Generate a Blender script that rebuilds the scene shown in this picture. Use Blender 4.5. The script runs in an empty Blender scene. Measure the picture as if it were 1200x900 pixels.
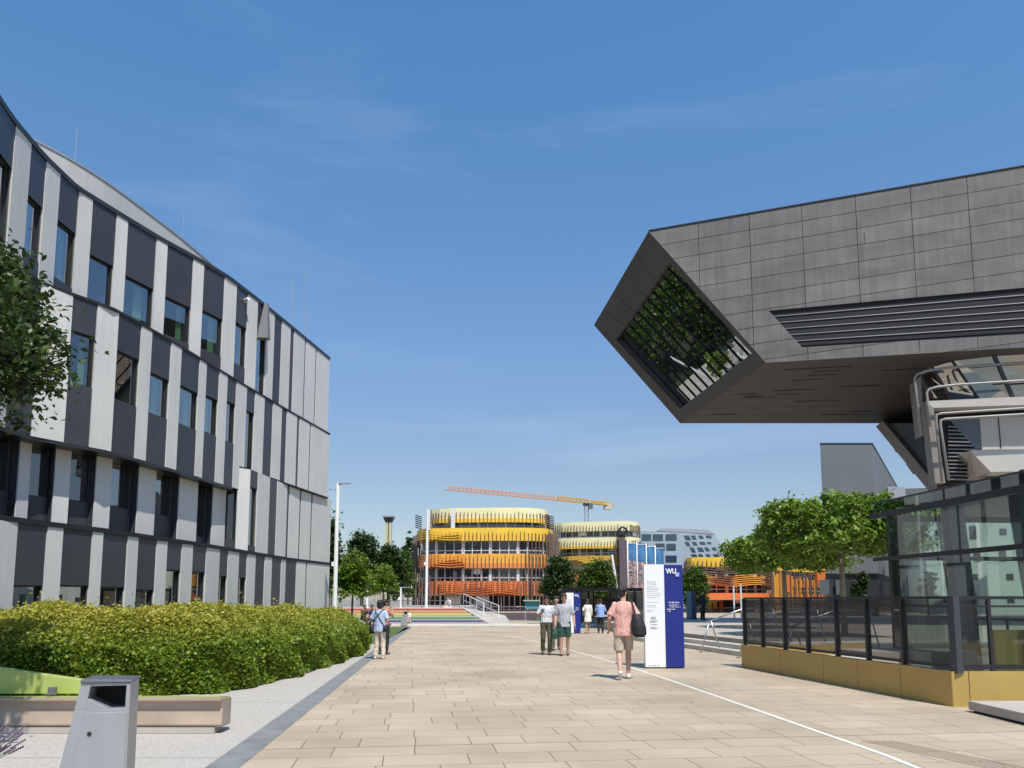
import bpy, bmesh, math, random
import numpy as np
from mathutils import Vector, Matrix, Euler
R = math.radians
random.seed(7); rng = np.random.default_rng(11)
SC = bpy.context.scene
COL = SC.collection

# ------------------------------------------------------------------ camera model (1200x900 photo)
CAMH, FOC, PITCH, SHIFT = 1.6, 920.0, R(6.5), 148.0
CP, SP = math.cos(PITCH), math.sin(PITCH)
def ray(px, py):
    xc = (px-600)/FOC; yc = (450-py+SHIFT)/FOC
    return Vector((xc, CP-yc*SP, SP+yc*CP))
ORG = Vector((0, 0, CAMH))
def P(px, py, Y):
    d = ray(px, py); return ORG + d*(Y/d.y)
def G(px, py, z=0.0):
    d = ray(px, py); return ORG + d*((z-CAMH)/d.z)
def RP(px, py, p0, n):
    d = ray(px, py); return ORG + d*(n.dot(p0-ORG)/n.dot(d))

# ------------------------------------------------------------------ materials
MATS = {}
def srgb(c):
    return tuple(((v/255+.055)/1.055)**2.4 if v/255 > .04045 else v/255/12.92 for v in c)
def mat(name, col, rough=.6, metal=0.0, var=0.0, vscale=2.0, bump=0.0, bscale=40, spec=.5, stretch=None, coat=0):
    if name in MATS: return MATS[name]
    m = bpy.data.materials.new(name); m.use_nodes = True
    nt = m.node_tree; b = nt.nodes['Principled BSDF']
    b.inputs['Base Color'].default_value = (*col, 1); b.inputs['Roughness'].default_value = rough
    b.inputs['Metallic'].default_value = metal
    b.inputs['Specular IOR Level'].default_value = spec
    if coat: b.inputs['Coat Weight'].default_value = coat
    if var or bump:
        tc = nt.nodes.new('ShaderNodeTexCoord'); src = tc.outputs['Object']
        if stretch:
            mp = nt.nodes.new('ShaderNodeMapping'); mp.inputs['Scale'].default_value = stretch
            nt.links.new(src, mp.inputs[0]); src = mp.outputs[0]
    if var:
        n = nt.nodes.new('ShaderNodeTexNoise'); n.inputs['Scale'].default_value = vscale; n.inputs['Detail'].default_value = 6
        nt.links.new(src, n.inputs['Vector'])
        rp = nt.nodes.new('ShaderNodeMapRange'); rp.inputs[1].default_value = .3; rp.inputs[2].default_value = .7
        rp.inputs[3].default_value = 1-var; rp.inputs[4].default_value = 1+var
        nt.links.new(n.outputs['Fac'], rp.inputs[0])
        hs = nt.nodes.new('ShaderNodeHueSaturation'); hs.inputs['Color'].default_value = (*col, 1)
        nt.links.new(rp.outputs[0], hs.inputs['Value']); nt.links.new(hs.outputs[0], b.inputs['Base Color'])
        rr = nt.nodes.new('ShaderNodeMapRange'); rr.inputs[3].default_value = max(.02, rough-.12); rr.inputs[4].default_value = min(1, rough+.12)
        nt.links.new(n.outputs['Fac'], rr.inputs[0]); nt.links.new(rr.outputs[0], b.inputs['Roughness'])
    if bump:
        n2 = nt.nodes.new('ShaderNodeTexNoise'); n2.inputs['Scale'].default_value = bscale; n2.inputs['Detail'].default_value = 4
        nt.links.new(src, n2.inputs['Vector'])
        bp = nt.nodes.new('ShaderNodeBump'); bp.inputs['Strength'].default_value = bump; bp.inputs['Distance'].default_value = .02
        nt.links.new(n2.outputs['Fac'], bp.inputs['Height']); nt.links.new(bp.outputs[0], b.inputs['Normal'])
    MATS[name] = m; return m

def glass(name, tint, refl=1.0, tr=1.0, rough=.0):
    """thin pane: fresnel mirror over a tinted see-through layer"""
    if name in MATS: return MATS[name]
    m = bpy.data.materials.new(name); m.use_nodes = True; nt = m.node_tree
    nt.nodes.remove(nt.nodes['Principled BSDF']); out = nt.nodes['Material Output']
    fr = nt.nodes.new('ShaderNodeLayerWeight'); fr.inputs['Blend'].default_value = .35
    mr = nt.nodes.new('ShaderNodeMapRange'); mr.inputs[3].default_value = .10*refl; mr.inputs[4].default_value = min(1, .95*refl)
    nt.links.new(fr.outputs['Facing'], mr.inputs[0])
    t = nt.nodes.new('ShaderNodeBsdfTransparent'); t.inputs[0].default_value = (*[c*tr for c in tint], 1)
    g = nt.nodes.new('ShaderNodeBsdfGlossy'); g.inputs['Color'].default_value = (.92, .95, .97, 1); g.inputs['Roughness'].default_value = rough
    mx = nt.nodes.new('ShaderNodeMixShader'); nt.links.new(mr.outputs[0], mx.inputs[0])
    nt.links.new(t.outputs[0], mx.inputs[1]); nt.links.new(g.outputs[0], mx.inputs[2]); nt.links.new(mx.outputs[0], out.inputs[0])
    MATS[name] = m; return m

def mirror_glass(name, base):
    """coated dark pane: mostly mirror even head-on"""
    m = glass(name, (.03, .035, .03)); nt = m.node_tree
    for n in nt.nodes:
        if n.type == 'MAP_RANGE': n.inputs[3].default_value = base; n.inputs[4].default_value = .95
    return m

def mesh_screen(name, col, open_):
    if name in MATS: return MATS[name]
    m = bpy.data.materials.new(name); m.use_nodes = True; nt = m.node_tree
    b = nt.nodes['Principled BSDF']; out = nt.nodes['Material Output']
    b.inputs['Base Color'].default_value = (*col, 1); b.inputs['Roughness'].default_value = .4
    tc = nt.nodes.new('ShaderNodeTexCoord'); sp = nt.nodes.new('ShaderNodeSeparateXYZ'); nt.links.new(tc.outputs['Object'], sp.inputs[0])
    mm = nt.nodes.new('ShaderNodeMath'); mm.operation = 'MULTIPLY'; mm.inputs[1].default_value = 1/.022; nt.links.new(sp.outputs['Z'], mm.inputs[0])
    fr = nt.nodes.new('ShaderNodeMath'); fr.operation = 'FRACT'; nt.links.new(mm.outputs[0], fr.inputs[0])
    lt = nt.nodes.new('ShaderNodeMath'); lt.operation = 'LESS_THAN'; lt.inputs[1].default_value = open_; nt.links.new(fr.outputs[0], lt.inputs[0])
    t = nt.nodes.new('ShaderNodeBsdfTransparent'); mx = nt.nodes.new('ShaderNodeMixShader')
    mx.inputs[0].default_value = open_; nt.links.new(b.outputs[0], mx.inputs[1]); nt.links.new(t.outputs[0], mx.inputs[2])
    nt.links.new(mx.outputs[0], out.inputs[0]); MATS[name] = m; return m

def leafmat(name, stops, rough=.45, transl=.35, zramp=None):
    """leaf colour: random per leaf between stops; zramp=(z0,z1,colour) adds new growth towards the shoot tips"""
    if name in MATS: return MATS[name]
    m = bpy.data.materials.new(name); m.use_nodes = True; nt = m.node_tree
    b = nt.nodes['Principled BSDF']; out = nt.nodes['Material Output']; b.inputs['Roughness'].default_value = rough
    b.inputs['Specular IOR Level'].default_value = .35
    ge = nt.nodes.new('ShaderNodeNewGeometry'); rp = nt.nodes.new('ShaderNodeValToRGB')
    els = rp.color_ramp.elements
    while len(els) < len(stops): els.new(.5)
    for i, c in enumerate(stops):
        els[i].position = i/(len(stops)-1); els[i].color = (*c, 1)
    nt.links.new(ge.outputs['Random Per Island'], rp.inputs[0]); col = rp.outputs[0]
    if zramp:
        tc = nt.nodes.new('ShaderNodeTexCoord'); sp = nt.nodes.new('ShaderNodeSeparateXYZ'); nt.links.new(tc.outputs['Object'], sp.inputs[0])
        nz = nt.nodes.new('ShaderNodeTexNoise'); nz.inputs['Scale'].default_value = 1.3; nt.links.new(tc.outputs['Object'], nz.inputs['Vector'])
        ad = nt.nodes.new('ShaderNodeMath'); ad.operation = 'MULTIPLY_ADD'; ad.inputs[1].default_value = .7; ad.inputs[2].default_value = -.35
        nt.links.new(nz.outputs['Fac'], ad.inputs[0])
        sm = nt.nodes.new('ShaderNodeMath'); nt.links.new(sp.outputs['Z'], sm.inputs[0]); nt.links.new(ad.outputs[0], sm.inputs[1])
        mr = nt.nodes.new('ShaderNodeMapRange'); mr.inputs[1].default_value = zramp[0]; mr.inputs[2].default_value = zramp[1]
        nt.links.new(sm.outputs[0], mr.inputs[0])
        mxc = nt.nodes.new('ShaderNodeMixRGB'); nt.links.new(mr.outputs[0], mxc.inputs[0]); nt.links.new(col, mxc.inputs[1])
        mxc.inputs[2].default_value = (*zramp[2], 1); col = mxc.outputs[0]
    nt.links.new(col, b.inputs['Base Color'])
    tr = nt.nodes.new('ShaderNodeBsdfTranslucent'); nt.links.new(col, tr.inputs[0])
    mx = nt.nodes.new('ShaderNodeMixShader'); mx.inputs[0].default_value = transl
    nt.links.new(b.outputs[0], mx.inputs[1]); nt.links.new(tr.outputs[0], mx.inputs[2]); nt.links.new(mx.outputs[0], out.inputs[0])
    MATS[name] = m; return m

# ------------------------------------------------------------------ mesh builder
class MB:
    def __init__(s): s.v = []; s.f = []; s.mi = []; s.mats = []
    def m(s, mt):
        if mt is None: return 0
        if mt not in s.mats: s.mats.append(mt)
        return s.mats.index(mt)
    def poly(s, pts, mt=None):
        n = len(s.v); s.v += [tuple(p) for p in pts]; s.f.append(tuple(range(n, n+len(pts)))); s.mi.append(s.m(mt))
    def prism(s, bot, top, mt=None, caps=True):
        n = len(bot)
        k = len(s.v); s.v += [tuple(p) for p in bot]+[tuple(p) for p in top]; i = s.m(mt)
        for a in range(n):
            b = (a+1) % n; s.f.append((k+a, k+b, k+n+b, k+n+a)); s.mi.append(i)
        if caps:
            s.f.append(tuple(range(k+n-1, k-1, -1))); s.mi.append(i); s.f.append(tuple(range(k+n, k+2*n))); s.mi.append(i)
    def slab(s, pts, z0, z1, mt=None):
        s.prism([(p[0], p[1], z0) for p in pts], [(p[0], p[1], z1) for p in pts], mt)
    def thick(s, pts, n, t, mt=None):
        """polygon pts extruded by vector n*t"""
        o = Vector(n).normalized()*t
        s.prism([Vector(p) for p in pts], [Vector(p)+o for p in pts], mt)
    def box(s, c, d, rz=0, mt=None):
        x, y, z = d[0]/2, d[1]/2, d[2]/2; ca, sa = math.cos(rz), math.sin(rz)
        b = [(c[0]+a*ca-e*sa, c[1]+a*sa+e*ca, c[2]-z) for a, e in ((-x, -y), (x, -y), (x, y), (-x, y))]
        s.prism(b, [(p[0], p[1], c[2]+z) for p in b], mt)
    def bar(s, p0, p1, w, h, mt=None, up=(0, 0, 1)):
        p0, p1 = Vector(p0), Vector(p1); d = (p1-p0).normalized(); u = Vector(up)
        if abs(d.dot(u)) > .98: u = Vector((0, 1, 0))
        a = d.cross(u).normalized(); b = a.cross(d).normalized()
        q = [a*(-w/2)+b*(-h/2), a*(w/2)+b*(-h/2), a*(w/2)+b*(h/2), a*(-w/2)+b*(h/2)]
        s.prism([p0+e for e in q], [p1+e for e in q], mt)
    def tube(s, pts, r, n=8, mt=None, caps=True):
        pts = [Vector(p) for p in pts]; rs = r if isinstance(r, (list, tuple)) else [r]*len(pts)
        rings = []; i = s.m(mt); prev = None
        for k, p in enumerate(pts):
            d = (pts[min(k+1, len(pts)-1)]-pts[max(k-1, 0)]).normalized()
            if prev is None:
                u = Vector((0, 0, 1)) if abs(d.z) < .9 else Vector((1, 0, 0)); a = d.cross(u).normalized()
            else: a = (prev-d*prev.dot(d)).normalized()
            prev = a; b = d.cross(a); k0 = len(s.v)
            for j in range(n):
                t = 2*math.pi*j/n; s.v.append(tuple(p+(a*math.cos(t)+b*math.sin(t))*rs[k]))
            rings.append(k0)
        for q in range(len(rings)-1):
            for j in range(n):
                s.f.append((rings[q]+j, rings[q]+(j+1) % n, rings[q+1]+(j+1) % n, rings[q+1]+j)); s.mi.append(i)
        if caps:
            s.f.append(tuple(rings[0]+j for j in range(n-1, -1, -1))); s.mi.append(i)
            s.f.append(tuple(rings[-1]+j for j in range(n))); s.mi.append(i)
    def loft(s, rings, mt=None):
        """closed lathe of elliptical rings (centre, rx, ry)"""
        n = 14; st = []; i = s.m(mt)
        for c, rx, ry in rings:
            st.append(len(s.v))
            for j in range(n):
                t = 2*math.pi*j/n; s.v.append((c[0]+rx*math.cos(t), c[1]+ry*math.sin(t), c[2]))
        for q in range(len(st)-1):
            for j in range(n):
                s.f.append((st[q]+j, st[q]+(j+1) % n, st[q+1]+(j+1) % n, st[q+1]+j)); s.mi.append(i)
        s.f.append(tuple(st[0]+j for j in range(n-1, -1, -1))); s.mi.append(i)
        s.f.append(tuple(st[-1]+j for j in range(n))); s.mi.append(i)
    def ell(s, c, r, mt=None, nu=12, nv=8, rot=None):
        c = Vector(c); i = s.m(mt); k = len(s.v); M = Euler(rot).to_matrix() if rot else None
        for a in range(nv+1):
            ph = math.pi*a/nv
            for b in range(nu):
                th = 2*math.pi*b/nu
                q = Vector((r[0]*math.sin(ph)*math.cos(th), r[1]*math.sin(ph)*math.sin(th), -r[2]*math.cos(ph)))
                if M: q = M @ q
                s.v.append(tuple(c+q))
        for a in range(nv):
            for b in range(nu):
                s.f.append((k+a*nu+b, k+a*nu+(b+1) % nu, k+(a+1)*nu+(b+1) % nu, k+(a+1)*nu+b)); s.mi.append(i)
    def capsule(s, p0, r0, p1, r1, mt=None, flat=False):
        p0, p1 = Vector(p0), Vector(p1)
        s.tube([p0, p1], [r0, r1], 12, mt)
        if not flat:
            s.ell(p0, (r0,)*3, mt, 10, 6); s.ell(p1, (r1,)*3, mt, 10, 6)
    def mesh(s, name):
        me = bpy.data.meshes.new(name); me.from_pydata(s.v, [], s.f)
        for mt in s.mats: me.materials.append(mt)
        if len(s.mats) > 1: me.polygons.foreach_set('material_index', s.mi)
        me.update(); return me

def wm(o):
    M = Matrix.LocRotScale(o.location, o.rotation_euler, o.scale)
    return (wm(o.parent) @ o.matrix_parent_inverse @ M) if o.parent else M
def thing(name, label, cat, loc=(0, 0, 0), rz=0, group=None):
    o = bpy.data.objects.new(name, None); COL.objects.link(o); o.location = loc; o.rotation_euler = (0, 0, rz)
    o.empty_display_size = .2; tag(o, label, cat, group); return o
def tag(o, label=None, cat=None, group=None, kind=None):
    if label: o['label'] = label
    if cat: o['category'] = cat
    if group: o['group'] = group
    if kind: o['kind'] = kind
    return o
def fixn(me):
    bm = bmesh.new(); bm.from_mesh(me); bmesh.ops.recalc_face_normals(bm, faces=bm.faces); bm.to_mesh(me); bm.free()
def part(name, mb, mt=None, parent=None, local=False, smooth=False, label=None, bevel=0, fix=True, loc=None):
    me = mb.mesh(name) if isinstance(mb, MB) else mb
    if mt and not me.materials: me.materials.append(mt)
    if fix: fixn(me)
    o = bpy.data.objects.new(name, me); COL.objects.link(o)
    if parent:
        o.parent = parent
        if not local: o.matrix_parent_inverse = wm(parent).inverted()
    if smooth:
        me.polygons.foreach_set('use_smooth', [True]*len(me.polygons))
    if bevel:
        b = o.modifiers.new('bevel', 'BEVEL'); b.width = bevel; b.segments = 2; b.limit_method = 'ANGLE'
    if label: o['label'] = label
    return o
def single(name, mb, mt, label, cat, group=None, loc=(0, 0, 0), rz=0, **k):
    """a thing of one mesh, vertices given around loc"""
    o = part(name, mb, mt, None, **k); o.location = loc; o.rotation_euler = (0, 0, rz); return tag(o, label, cat, group)
def structure(name, mb, mt=None, **k):
    return tag(part(name, mb, mt, **k), kind='structure')
def dup(o, parent=None):
    c = o.copy(); COL.objects.link(c)
    if parent: c.parent = parent
    for ch in list(o.children): dup(ch, c)
    return c
def again(o, loc, rz=None, label=None):
    c = dup(o); c.location = loc
    if rz is not None: c.rotation_euler = (0, 0, rz)
    if label: c['label'] = label
    return c
def mesh_np(name, V, Fq, mt, smooth=False):
    me = bpy.data.meshes.new(name); n = len(V); f = len(Fq); k = Fq.shape[1]
    me.vertices.add(n); me.vertices.foreach_set('co', V.astype(np.float32).ravel())
    me.loops.add(f*k); me.loops.foreach_set('vertex_index', Fq.astype(np.int32).ravel())
    me.polygons.add(f); me.polygons.foreach_set('loop_start', np.arange(0, f*k, k, dtype=np.int32))
    me.polygons.foreach_set('loop_total', np.full(f, k, np.int32))
    me.materials.append(mt); me.update(calc_edges=True); me.validate(); return me

def smoothpath(pts, step=.5):
    """Catmull-Rom through 2-D points, resampled"""
    pts = [Vector((p[0], p[1], 0)) for p in pts]; out = []
    for i in range(len(pts)-1):
        a, b, c, d = pts[max(i-1, 0)], pts[i], pts[i+1], pts[min(i+2, len(pts)-1)]
        n = max(1, int((c-b).length/step))
        for k in range(n):
            t = k/n
            out.append(.5*((2*b)+(c-a)*t+(2*a-5*b+4*c-d)*t*t+(3*b-a-3*c+d)*t**3))
    out.append(pts[-1]); return out
def pnorm(path):
    N = []
    for i in range(len(path)):
        d = (path[min(i+1, len(path)-1)]-path[max(i-1, 0)]).normalized(); N.append(Vector((d.y, -d.x, 0)))
    return N
def off(path, o):
    N = pnorm(path); return [p+n*o for p, n in zip(path, N)]
def ribbon(mb, path, z0, z1, o, t, mt):
    """upright wall strip along a plan path: outer face at offset o, thickness t"""
    A, B = off(path, o), off(path, o-t); i = mb.m(mt); k = len(mb.v)
    for a, b in zip(A, B):
        mb.v += [(a.x, a.y, z0), (a.x, a.y, z1), (b.x, b.y, z1), (b.x, b.y, z0)]
    for q in range(len(A)-1):
        for j in range(4):
            mb.f.append((k+4*q+j, k+4*q+(j+1) % 4, k+4*q+4+(j+1) % 4, k+4*q+4+j)); mb.mi.append(i)
    mb.f.append((k, k+1, k+2, k+3)); mb.mi.append(i); e = k+4*(len(A)-1); mb.f.append((e+3, e+2, e+1, e)); mb.mi.append(i)
def along(path, step, start=0, end=1):
    """points, normals, tangents at equal distances"""
    L = [0]
    for i in range(len(path)-1): L.append(L[-1]+(path[i+1]-path[i]).length)
    tot = L[-1]; out = []; s = start*tot; i = 0
    while s <= end*tot+1e-6:
        while i < len(path)-2 and L[i+1] < s: i += 1
        u = (s-L[i])/max(1e-6, L[i+1]-L[i]); d = (path[i+1]-path[i]).normalized()
        out.append((path[i].lerp(path[i+1], u), Vector((d.y, -d.x, 0)), d)); s += step
    return out

# ------------------------------------------------------------------ foliage
def leaves(centres, size, up=.5, aspect=.55, jit=.35):
    """one folded diamond per centre"""
    n = len(centres); C = np.asarray(centres, float)
    N = rng.normal(size=(n, 3)); N[:, 2] = np.abs(N[:, 2])+up; N /= np.linalg.norm(N, axis=1)[:, None]
    A = rng.normal(size=(n, 3)); A -= (A*N).sum(1)[:, None]*N; A /= np.linalg.norm(A, axis=1)[:, None]
    B = np.cross(N, A); s = size*(1+jit*rng.uniform(-1, 1, n))[:, None]
    V = np.stack([C-A*s*.5, C+B*s*aspect*.5+N*s*.10-A*s*.05, C+A*s*.5-N*s*.08, C-B*s*aspect*.5+N*s*.10-A*s*.05], 1).reshape(-1, 3)
    return V, np.arange(4*n).reshape(n, 4)
def clump_points(ells, nclump, per, spread, shell=(.45, 1.0)):
    vol = np.array([e[3]*e[4]*e[5] for e in ells])**(2/3); vol /= vol.sum(); out = []; cc = []
    for k in range(nclump):
        e = ells[rng.choice(len(ells), p=vol)]
        d = rng.normal(size=3); d /= np.linalg.norm(d); r = rng.uniform(*shell)
        c = np.array(e[:3])+d*r*np.array(e[3:6]); cc.append(c)
        out.append(c+rng.normal(size=(per, 3))*spread*np.array([1, 1, .6])*rng.uniform(.6, 1.3))
    return np.concatenate(out), cc
def slab_points(cx, cy, cz, w, d, h, nclump, per, spread):
    """clumps in a clipped, flat-topped crown with uneven edges"""
    out, cc = [], []
    while len(cc) < nclump:
        u = rng.uniform(-1, 1, 3); r = (abs(u[0])**4+abs(u[1])**3+abs(u[2])**5)**.25
        if r > 1 or (r < .55 and rng.random() < .7): continue
        wob = 1+.10*math.sin(5*u[0]+3*u[1]); sag = .16*math.sin(4.1*u[0]+1)+.10*math.sin(9*u[0]+4*u[1])
        c = np.array([cx+u[0]*w*.95*wob, cy+u[1]*d*wob, cz+(u[2]*.82+sag*(1 if u[2] < 0 else .5))*h]); cc.append(c)
        out.append(c+rng.normal(size=(per, 3))*spread*np.array([1, 1, .7])*rng.uniform(.6, 1.3))
    return np.concatenate(out), cc
BARK = mat('bark', (.09, .07, .05), .9, var=.35, vscale=8, bump=.5, bscale=25, stretch=(1, 1, .3))
def tree(name, label, base, ells, trunk_top, r, nclump, per, spread, leaf, lm, group=None, limbs=9, shell=(.45, 1.0), lean=0, bark=None, cat='tree'):
    base = Vector(base); o = thing(name, label, cat, base, 0, group)
    if ells[0] == 'slab': L, cc = slab_points(*ells[1:], nclump, per, spread)
    else: L, cc = clump_points([(e[0], e[1], e[2], *e[3:]) for e in ells], nclump, per, spread, shell)
    V, Fq = leaves(L, leaf); me = mesh_np('crown', V, Fq, lm)
    part('crown', me, None, o, fix=False)
    t = MB(); tt = Vector(trunk_top)
    mid = base.lerp(tt, .5)+Vector((lean, 0, 0))
    t.tube([base-Vector((0, 0, .1)), base+Vector((0, 0, .15)), mid, tt], [r*1.35, r, r*.85, r*.55], 9)
    for c in random.sample(cc, min(limbs, len(cc))):
        c = Vector(c); s = mid.lerp(tt, random.uniform(.45, 1)); m_ = s.lerp(c, .5)+Vector((0, 0, .12*(c-s).length))
        t.tube([s, m_, c], [r*.42, r*.25, r*.08], 6)
    part('trunk', t, bark or BARK, o, smooth=True); return o
SKYS, SUNE, EXPO = .13, 4.3, 0.30
# ================================================================== materials of the place
M_white = mat('light_panel', (.62, .605, .57), .5, var=.05, vscale=.6)
M_dark = mat('dark_panel', (.044, .046, .054), .42, var=.08, vscale=.7)
M_joint = mat('joint_black', (.012, .012, .014), .8)
M_frame = mat('frame_dark', (.025, .027, .03), .4)
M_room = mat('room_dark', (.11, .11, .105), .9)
M_curt = mat('curtain_green', (.42, .52, .28), .9)
M_steel = mat('brushed_steel', (.42, .42, .42), .32, .9, var=.08, vscale=6, stretch=(1, 1, .1))
M_grey = mat('painted_grey', (.30, .31, .33), .45)
M_black = mat('black_metal', (.016, .016, .018), .4)
M_concrete = mat('concrete', (.42, .38, .33), .85, var=.10, vscale=1.5, bump=.15, bscale=60)
M_wpaint = mat('white_paint', (.78, .78, .77), .45, var=.03, vscale=3)
M_lime = mat('lime_paint', (.39, .45, .12), .5, var=.05, vscale=2)
G_win = glass('window_glass', (.50, .68, .66), 1.0)
G_pav = glass('pavilion_glass', (.60, .73, .68), .42)
G_roof = glass('roof_glass', (.35, .45, .44), .5)

# ================================================================== ground
def paving():
    m = bpy.data.materials.new('paving'); m.use_nodes = True; nt = m.node_tree; b = nt.nodes['Principled BSDF']; b.inputs['Roughness'].default_value = .75
    tc = nt.nodes.new('ShaderNodeTexCoord'); mp = nt.nodes.new('ShaderNodeMapping'); mp.inputs['Rotation'].default_value = (0, 0, R(-7.4)); mp.inputs['Location'].default_value = (200.3, .4, 0)
    nt.links.new(tc.outputs['Object'], mp.inputs[0])
    br = nt.nodes.new('ShaderNodeTexBrick'); br.offset = .37; br.offset_frequency = 2; br.squash = .72; br.squash_frequency = 3
    for k, v in (('Scale', 1), ('Mortar Size', .007), ('Mortar Smooth', .3), ('Bias', 0), ('Brick Width', .86), ('Row Height', .52)): br.inputs[k].default_value = v
    br.inputs['Color1'].default_value = (.405, .318, .222, 1); br.inputs['Color2'].default_value = (.458, .366, .262, 1); br.inputs['Mortar'].default_value = (.16, .125, .09, 1)
    # the rows are not all the same: bend the joints a little along x
    nt.links.new(mp.outputs[0], br.inputs['Vector'])
    b2 = nt.nodes.new('ShaderNodeTexBrick'); b2.offset = 0
    for k, v in (('Scale', 1), ('Mortar Size', .013), ('Mortar Smooth', .2), ('Brick Width', 400), ('Row Height', 4.68)): b2.inputs[k].default_value = v
    for k, v in (('Color1', 1), ('Color2', 1), ('Mortar', .45)): b2.inputs[k].default_value = (v, v, v, 1)
    nt.links.new(mp.outputs[0], b2.inputs['Vector'])
    n = nt.nodes.new('ShaderNodeTexNoise'); n.inputs['Scale'].default_value = .5; n.inputs['Detail'].default_value = 8; nt.links.new(tc.outputs['Object'], n.inputs['Vector'])
    mr = nt.nodes.new('ShaderNodeMapRange'); mr.inputs[1].default_value = .3; mr.inputs[2].default_value = .7; mr.inputs[3].default_value = .80; mr.inputs[4].default_value = 1.12; nt.links.new(n.outputs['Fac'], mr.inputs[0])
    n2 = nt.nodes.new('ShaderNodeTexNoise'); n2.inputs['Scale'].default_value = 30; n2.inputs['Detail'].default_value = 5; nt.links.new(tc.outputs['Object'], n2.inputs['Vector'])
    m2 = nt.nodes.new('ShaderNodeMapRange'); m2.inputs[3].default_value = .88; m2.inputs[4].default_value = 1.12; nt.links.new(n2.outputs['Fac'], m2.inputs[0])
    # small dark spots (old chewing gum, drips)
    vo = nt.nodes.new('ShaderNodeTexVoronoi'); vo.inputs['Scale'].default_value = 1.3; nt.links.new(tc.outputs['Object'], vo.inputs['Vector'])
    sp = nt.nodes.new('ShaderNodeMapRange'); sp.inputs[1].default_value = .018; sp.inputs[2].default_value = .03; sp.inputs[3].default_value = .6; sp.inputs[4].default_value = 1; nt.links.new(vo.outputs['Distance'], sp.inputs[0])
    col = br.outputs['Color']
    for f in (mr.outputs[0], m2.outputs[0], b2.outputs['Color'], sp.outputs[0]):
        mx = nt.nodes.new('ShaderNodeMixRGB'); mx.blend_type = 'MULTIPLY'; mx.inputs[0].default_value = 1
        nt.links.new(col, mx.inputs[1]); nt.links.new(f, mx.inputs[2]); col = mx.outputs[0]
    nt.links.new(col, b.inputs['Base Color'])
    bp = nt.nodes.new('ShaderNodeBump'); bp.inputs['Strength'].default_value = .25; bp.inputs['Distance'].default_value = .01; bp.invert = True
    nt.links.new(br.outputs['Fac'], bp.inputs['Height']); nt.links.new(bp.outputs[0], b.inputs['Normal'])
    return m
def aggregate():
    m = mat('aggregate', (.46, .42, .37), .9, var=.08, vscale=.8)
    nt = m.node_tree; b = nt.nodes['Principled BSDF']
    tc = nt.nodes.new('ShaderNodeTexCoord'); v = nt.nodes.new('ShaderNodeTexVoronoi'); v.inputs['Scale'].default_value = 85; nt.links.new(tc.outputs['Object'], v.inputs['Vector'])
    rp = nt.nodes.new('ShaderNodeValToRGB'); e = rp.color_ramp.elements; e[0].color = (.27, .24, .21, 1); e[1].color = (.48, .44, .39, 1)
    e2 = rp.color_ramp.elements.new(.35); e2.color = (.41, .375, .33, 1)
    sp = nt.nodes.new('ShaderNodeSeparateColor'); nt.links.new(v.outputs['Color'], sp.inputs[0]); nt.links.new(sp.outputs[0], rp.inputs[0])
    b2 = nt.nodes.new('ShaderNodeTexBrick'); b2.offset = 0
    mp = nt.nodes.new('ShaderNodeMapping'); mp.inputs['Location'].default_value = (0, .55, 0); nt.links.new(tc.outputs['Object'], mp.inputs[0]); nt.links.new(mp.outputs[0], b2.inputs['Vector'])
    for k, w in (('Scale', 1), ('Mortar Size', .012), ('Brick Width', 40), ('Row Height', 4.4)): b2.inputs[k].default_value = w
    for k, w in (('Color1', 1), ('Color2', 1), ('Mortar', .4)): b2.inputs[k].default_value = (w, w, w, 1)
    mx = nt.nodes.new('ShaderNodeMixRGB'); mx.blend_type = 'MULTIPLY'; mx.inputs[0].default_value = 1
    nt.links.new(rp.outputs[0], mx.inputs[1]); nt.links.new(b2.outputs['Color'], mx.inputs[2]); nt.links.new(mx.outputs[0], b.inputs['Base Color'])
    return m
def sheet(name, pts, z, mt):
    mb = MB(); mb.poly([(p[0], p[1], z) for p in pts]); return structure(name, mb, mt)
sA, sB = G(240, 900), G(433, 765)
sk = (sB.x-sA.x)/(sB.y-sA.y)
SX = lambda y: sA.x+(y-sA.y)*sk                      # left edge of the gutter strip
sheet('ground', [(-1500, -300), (1500, -300), (1500, 2500), (-1500, 2500)], -.012, mat('ground_far', (.22, .21, .17), .95, var=.2, vscale=.05))
sheet('path', [(-30, -12), (SX(-12)+.05, -12), (SX(33)+.05, 33), (-30, 33)], -.004, aggregate())
sheet('plaza', [(SX(-12)+.2, -12), (90, -12), (90, 112), (-60, 112), (-60, 47.5), (SX(47.5)+.2, 47.5)], 0, paving())
sheet('gutter_strip', [(SX(-12), -12), (SX(-12)+.33, -12), (SX(47)+.33, 47), (SX(47), 47)], .004, mat('gutter', (.19, .192, .19), .8, var=.2, vscale=3, bump=.2, bscale=30))
sheet('lawn', [(-40, 26), (-4.9, 29), (-5.9, 46), (-40, 47)], .004, mat('lawn', (.07, .11, .025), .95, var=.3, vscale=3))
sheet('wood_floor', [(-75, 47.2), (-11.5, 47.2), (-15, 56), (-15, 110), (-75, 110)], .006, mat('wood_floor', (.035, .05, .015), .95, var=.4, vscale=1))
sheet('far_lawn', [P(618, 703, 62).xy, P(655, 703, 55).xy, P(668, 703, 60).xy, P(640, 703, 66).xy], .006, mat('lawn'.upper(), (.09, .14, .03), .95, var=.3, vscale=3))
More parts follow.
